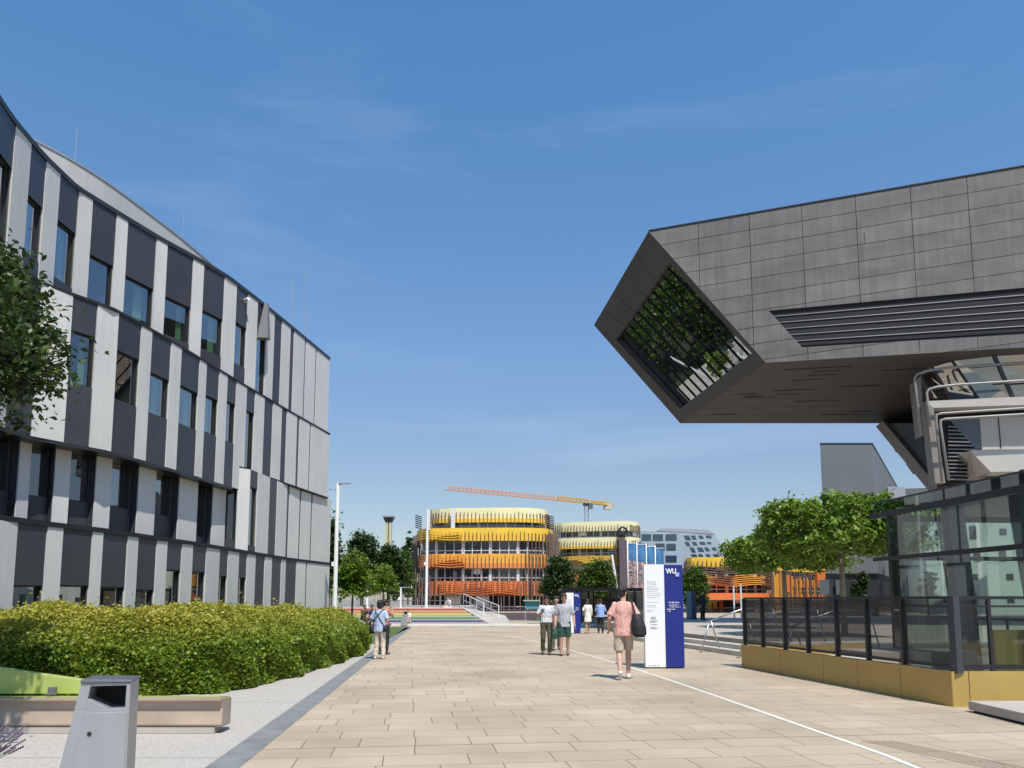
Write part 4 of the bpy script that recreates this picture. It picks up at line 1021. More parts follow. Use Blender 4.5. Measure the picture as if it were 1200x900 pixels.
g_ = G(672, 742.5); pylon('small white and blue sign pylon behind the two men walking', (g_.x, g_.y+.1, 0), R(4), .68, 1.93)
g_ = P(808, 735, 48); q = MB(); q.box((0, 0, .86), (.28, .26, 1.66), 0, mat('kiosk_blue', (.12, .22, .27), .4)); q.box((.29, 0, .86), (.28, .26, 1.66), 0, mat('kiosk_navy', (.015, .02, .08), .4)); q.box((.14, 0, .02), (.6, .3, .04), 0, M_black)
single('information_kiosk', q, None, 'teal and navy information pillar behind the stone steps', 'kiosk', loc=(g_.x, g_.y, zD), bevel=.01)

# ================================================================== shelter in the middle distance
SH = thing('glass_shelter', 'black framed flat-roofed glass shelter below the round trees', 'shelter', (7, 51, 0))
a, b = P(658, 690, 50), P(766, 690, 50); zs = P(700, 689, 50).z
mb = MB(); mb.slab([(a.x, 49.5), (b.x, 49.5), (b.x, 53.5), (a.x, 53.5)], zs-.18, zs, M_black); part('roof', mb, None, SH)
for k in range(6):
    x = a.x+.1+(b.x-a.x-.2)*k/5
    for y in (49.8, 53.2):
        mb = MB(); mb.box((x, y, (zs-.18)/2), (.10, .10, zs-.18), 0, M_black); part('post', mb, None, SH)
for k in range(5):
    x0 = a.x+.1+(b.x-a.x-.2)*k/5; x1 = a.x+.1+(b.x-a.x-.2)*(k+1)/5
    if k != 2:
        mb = MB(); mb.poly([(x0+.05, 53.2, .1), (x1-.05, 53.2, .1), (x1-.05, 53.2, zs-.2), (x0+.05, 53.2, zs-.2)]); part('pane', mb, glass('shelter_glass', (.12, .14, .14), .6), SH, fix=False)
mb = MB(); mb.box(((a.x+b.x)/2, 52.6, .45), (b.x-a.x-1, .4, .06), 0, M_wood)
for k in range(3): mb.box((a.x+.8+k*1.3, 52.6, .22), (.06, .3, .42), 0, M_black)
part('bench', mb, None, SH)
mb = MB(); mb.box(((a.x+b.x)/2+.6, 53.0, 1.15), (1.6, .06, 1.1), 0, mat('display_maroon', (.10, .04, .05), .4)); part('display', mb, None, SH)

# ================================================================== banners on poles
def banner(label, px, top, bot, w, seed, cols):
    b = P(px, 708, 68); b.z = 0; o = thing('banner_pole', label, 'banner', b, 0, 'four tall banners on white poles'); zt = P(px, top, 68).z; zb = P(px, bot, 68).z
    q = MB(); q.tube([(0, 0, 0), (0, 0, zt+.3)], .045, 8); part('pole', q, M_wpaint, o, local=True, smooth=True)
    m = bpy.data.materials.new('banner_print'); m.use_nodes = True; nt = m.node_tree; bs = nt.nodes['Principled BSDF']; bs.inputs['Roughness'].default_value = .7
    tc = nt.nodes.new('ShaderNodeTexCoord'); mp = nt.nodes.new('ShaderNodeMapping'); mp.inputs['Location'].default_value = (seed, 0, seed*2.3); mp.inputs['Scale'].default_value = (1, 1, .7); nt.links.new(tc.outputs['Object'], mp.inputs[0])
    vo = nt.nodes.new('ShaderNodeTexNoise'); vo.inputs['Scale'].default_value = 2.6; vo.inputs['Detail'].default_value = 3; vo.inputs['Distortion'].default_value = 1.2; nt.links.new(mp.outputs[0], vo.inputs['Vector'])
    rp = nt.nodes.new('ShaderNodeValToRGB'); rp.color_ramp.interpolation = 'CONSTANT'; els = rp.color_ramp.elements
    while len(els) < len(cols): els.new(.5)
    for i, c in enumerate(cols): els[i].position = .30+.42*i/len(cols) if i else 0; els[i].color = (*c, 1)
    nt.links.new(vo.outputs['Fac'], rp.inputs[0]); nt.links.new(rp.outputs[0], bs.inputs['Base Color'])
    zc = zt-(zt-zb)*.34
    for nm, z0, z1, mt in (('flag_head', zc, zt, mat('banner_blue', (.06, .20, .40), .6, var=.25, vscale=1.5)), ('flag', zb, zc-.01, m)):
        q = MB(); pr = None
        for i in range(9):
            x = .07+w*i/8; y = .06*math.sin(i*.8+seed)
            if pr: q.prism([(pr[0], pr[1], z0), (x, y, z0), (x, y+.012, z0), (pr[0], pr[1]+.012, z0)], [(pr[0], pr[1], z1), (x, y, z1), (x, y+.012, z1), (pr[0], pr[1]+.012, z1)], mt)
            pr = (x, y)
        part(nm, q, None, o, local=True)
    q = MB(); q.tube([(0, 0, zt+.04), (w+.1, 0, zt+.04)], .025, 6); part('arm', q, M_wpaint, o, local=True)
grey_c = ((.10, .07, .07), (.45, .36, .36), (.12, .10, .11), (.5, .25, .27), (.6, .55, .52))
banner('blue-topped photo banner, leftmost of the four poles', 736.5, 637, 697, .75, 1.0, grey_c)
banner('blue-topped photo banner, second from the left of the four', 747.5, 638.5, 699, .75, 2.0, grey_c[::-1])
banner('blue-topped pink photo banner, third from the left of the four', 758.5, 641, 699, .72, 3.3, ((.45, .16, .24), (.5, .3, .32), (.14, .09, .10), (.55, .22, .3)))
banner('blue-topped pink banner, rightmost of the four poles', 769, 643, 699, .65, 4.1, ((.5, .18, .25), (.5, .45, .45), (.2, .08, .1), (.6, .5, .48)))
q = MB(); u, v = P(717, 650, 80), P(722.5, 688, 80); b = P(724, 700, 80); q.tube([(b.x, b.y, 0), tuple(v), tuple(u)], [.16, .16, .12], 8)
single('leaning_mast', q, M_wpaint, 'slightly leaning white mast among the round trees left of the banners', 'mast')
for lab, px, top in (('white post at the left of the low orange canopy', 861, 688), ('white post nearest the black fence corner, by the orange canopy', 869.5, 686)):
    b = P(px, 735, 52); q = MB(); q.tube([(0, 0, 0), (0, 0, P(px, top, 52).z-zD)], .055, 10); q.box((0, 0, P(px, top, 52).z-zD+.03), (.15, .15, .06)); single('lamp_bollard', q, M_wpaint, lab, 'lamp post', 'short white posts on the raised plaza', loc=(b.x, b.y, zD))

# ================================================================== crane and chimney
CR = thing('tower_crane', 'orange and yellow tower crane reaching over the banded buildings', 'crane', (P(683, 700, 320).x, 320, 0))
M_cor = mat('crane_orange', (.66, .33, .17), .5); M_cye = mat('crane_yellow', (.60, .32, .03), .5)
jl, jr, jm = P(523, 574, 288), P(718, 592.5, 335), P(683, 590, 326)
def truss(mb, a, b, w, h, n, r, mt):
    d = (b-a).normalized(); s = Vector((d.y, -d.x, 0)).normalized()*w/2; u = Vector((0, 0, h))
    lo1 = [a.lerp(b, i/n)+s for i in range(n+1)]; lo2 = [a.lerp(b, i/n)-s for i in range(n+1)]; up = [a.lerp(b, (i+.5)/n)+u for i in range(n)]
    for L_ in (lo1, lo2): mb.bar(L_[0], L_[-1], r, r, mt)
    mb.bar(up[0], up[-1], r*1.2, r*1.2, mt)
    for i in range(n):
        for L_ in (lo1, lo2): mb.bar(L_[i], up[i], r*.7, r*.7, mt); mb.bar(up[i], L_[i+1], r*.7, r*.7, mt)
        mb.bar(lo1[i], lo2[i], r*.6, r*.6, mt)
jd = (jr-jl); t1 = .82
mb = MB(); truss(mb, jl, jl.lerp(jr, .62), 1.3, 1.5, 26, .22, M_cor); truss(mb, jl.lerp(jr, .62), jl.lerp(jr, .84), 1.4, 1.7, 9, .26, M_cye); part('jib', mb, None, CR)
mb = MB(); truss(mb, jl.lerp(jr, .84), jr, 1.4, 1.2, 7, .34, M_cye); part('counter_jib', mb, None, CR)
mb = MB(); p = jl.lerp(jr, .965); mb.box((p.x, p.y, p.z-.6), (3.2, 2, 2.6), .2, mat('ballast', (.5, .45, .38), .8)); part('counterweight', mb, None, CR)
mb = MB(); p = jl.lerp(jr, .822)
for dx, dy in ((-.8, -.8), (.8, -.8), (.8, .8), (-.8, .8)): mb.bar((p.x+dx, p.y+dy, 0), (p.x+dx, p.y+dy, p.z-.3), .26, .26, M_grey)
for k in range(20):
    z = p.z-.5-k*2; mb.bar((p.x-.8, p.y-.8, z), (p.x+.8, p.y-.8, z-2), .14, .14, M_grey); mb.bar((p.x+.8, p.y+.8, z), (p.x-.8, p.y+.8, z-2), .14, .14, M_grey)
part('mast', mb, None, CR)
mb = MB(); mb.box((p.x+1.6, p.y-.6, p.z-1.4), (1.6, 1.6, 2.2), .2, mat('cab_grey', (.12, .13, .14), .3)); mb.box((p.x, p.y, p.z-.6), (2.6, 2.2, 1.0), .2, M_frame); part('cab', mb, None, CR)
CH = thing('lookout_tower', 'slim yellow striped tower with a wider dark head beyond the trees', 'tower', (P(455, 690, 250).x, 250, 0))
zt = P(455, 606, 250).z; cx = P(455, 640, 250).x
mb = MB(); mb.box((cx-.55, 250, zt/2-.5), (.85, 1.6, zt-1), 0, mat('shaft_yellow', (.5, .47, .28), .6)); mb.box((cx+.65, 250, zt/2-.5), (.75, 1.6, zt-1), 0, mat('shaft_yellow', (.5, .47, .28), .6)); mb.box((cx+.05, 250.1, zt/2-.5), (.5, 1.5, zt-1), 0, M_wood); part('shaft', mb, None, CH)
mb = MB(); mb.prism([(cx-1.0+dx*2.1, 249+dy*2, zt-1.6) for dx, dy in ((0, 0), (1, 0), (1, 1), (0, 1))], [(cx-1.6+dx*3.3, 248.4+dy*3.2, zt-.2) for dx, dy in ((0, 0), (1, 0), (1, 1), (0, 1))], M_frame); mb.box((cx+.05, 250, zt+.1), (3.4, 3.4, .5), 0, M_grey); part('head', mb, None, CH)

# ================================================================== rainbow steps, terrace and its railings
zTt = 1.02
mb = MB(); mb.slab([(-15, 56.2), (-3.7, 56.2), (-3.7, 84), (-15, 84)], .0, zTt, M_concrete); structure('terrace', mb)
RS = thing('rainbow_steps', 'wide concrete steps with risers painted in rainbow colours', 'steps', (-6, 53, 0))
cols = [('purple', (.16, .07, .22)), ('navy', (.035, .06, .20)), ('green', (.06, .30, .10)), ('lemon', (.62, .55, .07)), ('amber', (.66, .30, .04)), ('crimson', (.55, .07, .04))]
xr = [P(px, 725, 53).x for px in (574, 566, 559, 552, 546, 540)]
for k, (nm, c) in enumerate(cols):
    z0, z1 = k*zTt/6, (k+1)*zTt/6; y0 = 50.2+k*1.0
    mb = MB(); mb.slab([(-13, y0), (xr[k], y0), (xr[k], 56.2), (-13, 56.2)], z0+.0005, z1, M_step)
    s = part('step', mb, None, RS)
    mb = MB(); mb.slab([(-13, y0-.012), (xr[k]-.02, y0-.012), (xr[k]-.02, y0-.002), (-13, y0-.002)], z0+.004, z0+.10, mat('riser_'+nm, tuple(.7*v for v in c), .6)); mb.slab([(-13, y0-.012), (xr[k]-.02, y0-.012), (xr[k]-.02, y0-.002), (-13, y0-.002)], z0+.101, z1-.004, mat('pale_'+nm, tuple(.45*v+.55*w_ for v, w_ in zip(c, (.55, .5, .44))), .6)); mb.slab([(-13, y0-.01), (xr[k]-.04, y0-.01), (xr[k]-.04, y0+.55), (-13, y0+.55)], z1+.0005, z1+.004, mat('tread_'+nm, tuple(.22*v+.78*w_ for v, w_ in zip(c, (.5, .46, .40))), .7)); part('painted_riser', mb, None, s)
mb = MB(); a = P(576, 731, 49.9).x
mb.prism([(xr[0]+.05, 50.2, 0), (a+1.2, 50.2, 0), (a+1.2, 56.3, 0), (-3.65, 56.3, 0)], [(xr[0]+.05, 50.2, .08), (a+1.2, 50.2, .04), (a+.8, 56.3, .5), (-3.65, 56.3, zTt+.08)], M_concrete)
single('ramp_wedge', mb, None, 'sloping concrete wedge closing the right end of the rainbow steps', 'ramp')
mb = MB(); mb.slab([(-7.4, 48.6), (6.2, 48.2), (6.2, 48.75), (-7.4, 49.15)], .004, .13, mat('kerb_white', (.68, .66, .61), .7, var=.08)); structure('kerb', mb)
def railing(label, pts, z0, h, step, grp='metal railings by the terrace', slats=False, mt=None):
    pts = [Vector(p) for p in pts]; o = thing('railing', label, 'railing', pts[0], 0, grp); mt = mt or M_steel
    q = MB()
    for i in range(len(pts)-1):
        for f in ((1.0, .55, .12) if not slats else (1.0, .08)): u = Vector((0, 0, h*f)); q.bar(pts[i]+u, pts[i+1]+u, .05, .05)
    part('rail', q, mt, o)
    for i in range(len(pts)-1):
        n = max(1, round((pts[i+1]-pts[i]).length/step))
        for k in range(n+(1 if i == len(pts)-2 else 0)):
            p = pts[i].lerp(pts[i+1], k/n); q = MB(); q.bar(p, p+Vector((0, 0, h)), .05, .05); part('post', q, mt, o)
    if slats:
        q = MB()
        for i in range(len(pts)-1):
            n = int((pts[i+1]-pts[i]).length/.14)
            for k in range(n): p = pts[i].lerp(pts[i+1], k/n); q.bar(p+Vector((0, 0, h*.08)), p+Vector((0, 0, h)), .03, .02)
        part('slat', q, mt, o)
    return o
railing('grey slatted railing along the terrace under the trees', [(-14.6, 58, zTt), (-9.6, 58, zTt)], 0, .95, 1.6, slats=True, mt=M_grey)
railing('thin metal railing on the terrace above the rainbow steps', [(-9.4, 58.3, zTt), (-3.8, 57.4, zTt)], 0, .95, 1.4)
railing('bright sloping handrail beside the concrete ramp', [(-3.5, 57.2, zTt), (-1.9, 53.5, .35)], 0, 1.0, 1.3, mt=M_wpaint)
railing('second sloping handrail right of the concrete ramp', [(-2.6, 57.6, .8), (-.9, 53.9, .2)], 0, 1.0, 1.3, mt=M_wpaint)
railing('low purple-brown slatted fence at the foot of the orange building', [(-2.2, 61, 0), (3.6, 63, 0)], 0, .85, 1.2, slats=True, mt=M_purple, grp=None)
mb = MB(); mb.slab([(-2.0, 61.6), (3.4, 63.6), (3.2, 65.2), (-2.2, 63.4)], 0, .55, M_purple)
single('planter', mb, None, 'long dark purple planter box behind the low slatted fence', 'planter')
q = P(623, 708, 60); BD = thing('notice_board', 'small teal notice board with a pale roof left of the men', 'notice board', (q.x, 60, 0))
mb = MB(); mb.box((q.x, 60, P(623, 708.5, 60).z), (1.0, .08, .62), 0, mat('board_teal', (.08, .28, .34), .5)); part('board', mb, None, BD)
mb = MB(); mb.box((q.x, 59.95, P(623, 703.8, 60).z), (1.3, .4, .10), 0, mat('board_roof', (.35, .42, .33), .6)); part('roof', mb, None, BD)
for dx in (-.48, .48): mb = MB(); mb.box((q.x+dx, 60.06, .8), (.06, .06, 1.6), 0, M_grey); part('post', mb, None, BD)
# lamp posts
def lamp(label, b, h, r, arm=True, grp='white lamp posts'):
    o = thing('lamp_post', label, 'lamp post', b, 0, grp)
    q = MB(); q.tube([(0, 0, 0), (0, 0, h)], [r*1.05, r*.9], 12); q.tube([(0, 0, 0), (0, 0, .05)], r*1.8, 12); part('post', q, M_wpaint, o, local=True, smooth=False)
    if arm:
        q = MB(); q.box((.35, 0, h-.02), (.62, .2, .06)); q.bar((0, 0, h-.1), (.3, 0, h-.03), .05, .05); part('lamp_head', q, M_grey, o, local=True)
    q = MB(); q.box((-r-.04, 0, h*.45), (.12, .14, .22)); part('junction_box', q, M_wpaint, o, local=True)
    return o
lamp('tall white lamp post rising from the hedge at the building corner', (P(392, 725, 40).x, 40, 0), P(394, 566, 40).z, .105)
lamp('tall white lamp post in front of the orange building', (P(499.5, 712, 57).x, 57, zTt), P(500, 598, 57).z-zTt, .10, False)
lamp('short white lamp post on the terrace nearest the young tree', (P(430, 705, 57.5).x, 57.5, zTt), P(430, 684, 57.5).z-zTt, .10, False, 'short lamp posts on the terrace')
lamp('short white lamp post on the terrace left of the orange building', (P(469.5, 710, 56.8).x, 56.8, zTt), P(469.5, 688, 56.8).z-zTt, .07, True, 'short lamp posts on the terrace')
# ================================================================== hedge
def hedge():
    front = smoothpath([(-16, 12.4), (-9, 13.0), (-5.6, 13.45), (-4.75, 14.6), (-4.45, 17.5), (-4.35, 21), (-4.45, 24.5), (-5.0, 27.5), (-6.2, 30.5), (-8.0, 33)], .25)
    O = [(p.x, p.y) for p in front]; back = [(-10.2, 31), (-10.9, 24), (-11.6, 18.5), (-16, 16)]
    poly = np.array(O+back)
    def inside(q):
        x, y = q[:, 0], q[:, 1]; r = np.zeros(len(q), bool); n = len(poly)
        for i in range(n):
            a, b = poly[i], poly[(i+1) % n]
            c = ((a[1] > y) != (b[1] > y)) & (x < (b[0]-a[0])*(y-a[1])/(b[1]-a[1]+1e-12)+a[0]); r ^= c
        return r
    fr = np.array(O)
    def dist(q): 
        d = np.full(len(q), 1e9)
        for i in range(len(fr)-1):
            a, b = fr[i], fr[i+1]; ab = b-a; t = np.clip(((q-a)@ab)/(ab@ab), 0, 1); d = np.minimum(d, np.linalg.norm(q-(a+t[:, None]*ab), axis=1))
        return d
    def bumps(q): 
        x, y = q[:, 0], q[:, 1]
        return .07*np.sin(2.1*x+1.3*y)+.06*np.sin(3.7*x-2.2*y+1)+.05*np.sin(5.3*y+.7*x)+.04*np.sin(9*x+7*y)
    def height(q, d):
        far_ = np.clip((q[:, 1]-17)/14, 0, 1); H = 1.37-.36*far_
        return (H+bumps(q))*np.clip((d+.05)/.9, 0, 1)**.30
    n = 620000; q = np.stack([rng.uniform(-16, -4.2, n), rng.uniform(12.3, 33.2, n)], 1); q = q[inside(q)]; d = dist(q)
    q = q[(d < 2.2) | (rng.random(len(q)) < .45)]; d = dist(q); h = height(q, d)
    # top skin
    top = np.column_stack([q, h-rng.exponential(.09, len(q))])
    sh = rng.random(len(top)) < .03; top[sh, 2] = h[sh]+rng.exponential(.045, sh.sum())
    # front skin, leaves on a wavy vertical face
    m = 130000; i = rng.integers(0, len(fr)-1, m); t = rng.random(m)[:, None]; p = fr[i]*(1-t)+fr[i+1]*t
    tg = fr[i+1]-fr[i]; nn = np.stack([tg[:, 1], -tg[:, 0]], 1); nn /= np.linalg.norm(nn, axis=1)[:, None]
    dep = rng.exponential(.10, m)-.06; z = rng.uniform(0.02, 1.0, m); bl = .06*np.sin(p[:, 0]*2.6+p[:, 1]*1.9)+.05*np.sin(p[:, 0]*7+p[:, 1]*5)+.05*np.sin(z*6+p[:, 0]*4+p[:, 1]*3)
    p2 = p-nn*(dep+.10-bl)[:, None]*1.0; hh = height(p2, np.maximum(dist(p2), .12))
    f = np.column_stack([p2, z*hh])
    V1, F1 = leaves(top, .068, up=.4, aspect=.6); V2, F2 = leaves(f, .082, up=.35, aspect=.6)
    V = np.concatenate([V1, V2]); Fq = np.concatenate([F1, F2+len(V1)])
    lm = leafmat('hedge_leaf', [(.08, .15, .014), (.15, .25, .022), (.24, .34, .034), (.33, .39, .05)], zramp=(.74, 1.42, (.44, .41, .062)), transl=.4)
    o = thing('hedge', 'broad green hedge with yellowish new growth on top in front of the striped building', 'hedge', (-8, 20, 0))
    part('foliage', mesh_np('foliage', V, Fq, lm), None, o, fix=False)
    # twiggy inside that stops one seeing through
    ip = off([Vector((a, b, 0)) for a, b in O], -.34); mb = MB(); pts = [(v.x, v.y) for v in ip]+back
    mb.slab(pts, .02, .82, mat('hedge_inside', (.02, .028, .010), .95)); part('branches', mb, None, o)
hedge()

# ================================================================== trees
L_dark = leafmat('leaf_dark', [(.020, .048, .010), (.036, .078, .014), (.06, .115, .02)], transl=.25)
L_mid = leafmat('leaf_mid', [(.04, .085, .012), (.075, .14, .018), (.11, .19, .026)])
L_lite = leafmat('leaf_light', [(.10, .18, .014), (.16, .26, .022), (.22, .32, .035)])
L_plane = leafmat('leaf_plane', [(.08, .16, .016), (.16, .265, .028), (.28, .37, .07)])
tree('broadleaf_tree', 'leafy tree whose branches reach into the left edge in front of the striped building', (-8.3, 9.4, 0),
     [(-7.2, 9.3, 4.75, 1.55, 1.6, 1.15), (-6.55, 8.9, 4.5, 1.15, 1.2, .95), (-7.7, 9.8, 5.6, 1.5, 1.5, 1.05), (-6.75, 9.1, 5.35, .8, .9, .7), (-8.6, 9.6, 4.8, 1.5, 1.5, 1.3), (-6.15, 7.1, 4.2, 1.25, 1.3, 1.2), (-7.4, 8.2, 4.5, 1.3, 1.3, 1.2)],
     (-7.9, 9.4, 4.9), .16, 1700, 34, .15, .105, leafmat('leaf_elm', [(.016, .036, .007), (.034, .066, .012), (.085, .135, .03)], transl=.25), limbs=22, shell=(.2, 1.05))
# clipped plane trees on the raised deck
def plane_tree(label, px, Y, x0, x1, ytop, ybot, n):
    b = P(px, 740, Y); b.z = zD; a, c = P(x0, 620, Y).x, P(x1, 620, Y).x; z0, z1 = P(px, ybot, Y).z, P(px, ytop, Y).z
    cx, w, zc, h = (a+c)/2, (c-a)/2, (z0+z1)/2, (z1-z0)/2; el = []
    for k in range(22):
        f = -1+2*(k % 11)/10; el.append((cx+f*w*.84, Y+random.uniform(-.55, .55)*w, zc+random.uniform(-.5, .5)*h*(1-.3*abs(f)), w*.24, w*.34, h*random.uniform(.42, .62)))
    return tree('plane_tree', label, (b.x, Y, zD), ('slab', cx, Y, zc, w, min(w, 2.3), h), (b.x, Y, zc), .10, int(n*2.3), 26, .12, .18, L_plane, 'clipped plane trees on the raised plaza', limbs=16, shell=(.35, 1.0), bark=mat('plane_bark', (.24, .20, .14), .85, var=.4, vscale=5))
plane_tree('clipped flat-topped plane tree nearest the glass pavilion, with a pale trunk', 990, 25.5, 893, 1068, 579, 655, 330)
plane_tree('clipped plane tree with lower crown in front of the low orange building', 922, 33, 851, 985, 624, 670, 230)
# trees beyond the striped building
def round_tree(label, px, Y, wpx, ytop, ybot, lm, n, leaf=.28, zb=0, name='round_tree', grp=None, r=.16, per=30, extra=()):
    b = P(px, 700, Y); w = wpx/2/FOC*Y; z1, z0 = P(px, ytop, Y).z, P(px, ybot, Y).z; h = (z1-z0)/2; zc = (z0+z1)/2
    el = [(b.x, Y, zc, w*.8, w*.8, h*.85), (b.x-w*.4, Y-.3, zc-h*.35, w*.6, w*.6, h*.6), (b.x+w*.4, Y+.2, zc-h*.3, w*.6, w*.6, h*.62), (b.x+w*.1, Y-.4, zc+h*.45, w*.55, w*.55, h*.52)]
    for e_ in extra: el.append((b.x+e_[0]*w, Y+e_[1]*w, zc+e_[2]*h, e_[3]*w, e_[3]*w, e_[4]*h))
    return tree(name, label, (b.x, Y, zb), el, (b.x, Y, zc), r, int(n*1.5), per, w*.12, leaf*.92, lm, grp)
g1 = 'trees beyond the striped building'
round_tree('dark narrow tall tree hard against the striped building corner', 387, 60, 30, 605, 700, L_dark, 200, .24, zTt, 'dark_tree', g1)
round_tree('broad dark round tree behind the tall white lamp post', 424, 74, 54, 621, 700, L_dark, 330, .30, zTt, 'dark_tree', g1)
round_tree('dark bushy tree between the lookout tower and the orange building', 455, 70, 46, 636, 702, L_dark, 280, .28, zTt, 'dark_tree', g1)
round_tree('mid green tree showing at the left edge of the orange building', 470, 95, 34, 640, 704, L_mid, 150, .32, 0, 'green_tree', g1)
round_tree('distant dark tree top left of the yellow roof band', 478, 150, 22, 621, 690, L_dark, 110, .45, 0, 'dark_tree', g1)
round_tree('young light green tree with thin trunk by the seated pair', 413, 46.5, 50, 643, 706, L_lite, 120, .19, 0, 'young_tree', None, .07, 24)
round_tree('small light green tree leaning over the terrace railing', 449, 58.5, 42, 658, 698, L_lite, 70, .20, zTt, 'young_tree', None, .07, 22)
# more of the wood behind the striped building, seen past its corner and mirrored in the glass
wv, wt, wtr = [], 0, MB()
for x, y, h in ((-17, 50, 10), (-22, 57, 12), (-18.5, 64, 13), (-28, 66, 13), (-30, 55, 14), (-37, 72, 16), (-26, 82, 16), (-38, 88, 17), (-46, 66, 15), (-33, 100, 17), (-21, 74, 14), (-24, 48.5, 10)):
    L_, cc_ = clump_points([(x, y, h*.6, h*.3, h*.3, h*.38), (x+1.2, y-1, h*.42, h*.27, h*.27, h*.36), (x-1.4, y+.6, h*.42, h*.27, h*.27, h*.36)], 260, 26, .5)
    wv.append(L_); wtr.tube([(x, y, -.1), (x+.1, y, h*.3), (x, y, h*.6)], [.26, .2, .1], 8, BARK)
V, Fq = leaves(np.concatenate(wv), .36); wo0 = thing('woodland', 'dense green wood behind the striped building, mirrored in the library window', 'wood', (-25, 65, 0)); tag(wo0, kind='stuff')
for q_ in (part('foliage', mesh_np('foliage', V, Fq, L_mid), None, wo0, fix=False), part('trunks', wtr, None, wo0)): tag(q_, kind='stuff')
g2 = 'round trees before the banded buildings'
round_tree('dark dense tree directly right of the orange building', 654, 72, 44, 647, 712, L_dark, 260, .25, 0, 'dark_tree', g2)
round_tree('lighter green tree behind the black shelter', 698, 74, 52, 653, 706, L_mid, 260, .25, 0, 'green_tree', g2)
round_tree('round green tree just right of the big blue sign', 812, 66, 42, 664, 712, L_mid, 200, .22, zD, 'green_tree', g2)
round_tree('dark conical yew against the grey tower base', 1008, 60, 22, 668, 706, L_dark, 90, .2, zD, 'conifer', None)
round_tree('thin grey-leaved tree seen through the pavilion glass', 1087, 52, 26, 668, 704, leafmat('leaf_grey', [(.05, .07, .05), (.10, .12, .09)]), 50, .16, zD, 'thin_tree', None, .06)
for k, px in enumerate((540, 600, 868, 1010, 1120, 1230, 1340)):
    round_tree('distant tree on the skyline behind the buildings', px, 230, 34, 676, 702, L_dark, 60, .8, 0, 'distant_tree', 'distant trees on the skyline', .3, 20)

# ================================================================== concrete bench, lime back, spot lamp
cb = thing('concrete_bench', 'long low sand-coloured concrete bench with a lime painted top', 'bench', (-6, 9.5, 0))
M_sand = mat('sand_concrete', (.40, .31, .235), .8, var=.14, vscale=1.8, bump=.12, bscale=40)
yB = G(150, 860).y; xr_ = P(262, 840, yB).x; xl = -9.5; zt = P(200, 817, yB).z
prof = [(0.06, .07), (.02, .10), (.035, .20), (.045, .30), (.01, .38), (-.03, zt-.05), (-.035, zt), (.34, zt-.032), (.34, .07)]
def sec(x): return [(x, yB+a, z) for a, z in prof]
mb = MB(); mb.prism(sec(xl), sec(xr_-.03)); part('seat', mb, M_sand, cb, bevel=.012)
mb = MB(); mb.slab([(xl, yB+.03), (xr_-.12, yB+.03), (xr_-.12, yB+.30), (xl, yB+.30)], 0, .07); part('base', mb, M_concrete, cb)
mb = MB(); mb.prism([(xl, yB-.02, zt+.003), (xr_-.05, yB-.02, zt+.003), (xr_-.05, yB+.33, zt-.028), (xl, yB+.33, zt-.028)], [(xl, yB-.02, zt+.010), (xr_-.05, yB-.02, zt+.010), (xr_-.05, yB+.33, zt-.022), (xl, yB+.33, zt-.022)]); part('painted_top', mb, M_lime, cb)
yb_ = yB+.24; f = [P(-160, 760, yb_), P(0, 783, yb_), P(106, 798, yb_), P(106, 813.2, yb_), P(-160, 813.2, yb_)]
mb = MB(); mb.prism(f, [p+Vector((0, .22, -.02)) for p in f]); part('backrest', mb, M_lime, cb, bevel=.008)
p = P(61, 815, yB+.12); mb = MB(); mb.box((0, 0, .05), (.09, .06, .08), .2); mb.box((0.0, -.02, .011), (.13, .10, .02), .2)
single('spot_lamp', mb, mat('lamp_grey', (.12, .12, .12), .5), 'small dark grey spot lamp lying on the lime bench top', 'lamp', loc=(p.x, p.y, zt+.018), bevel=.006)

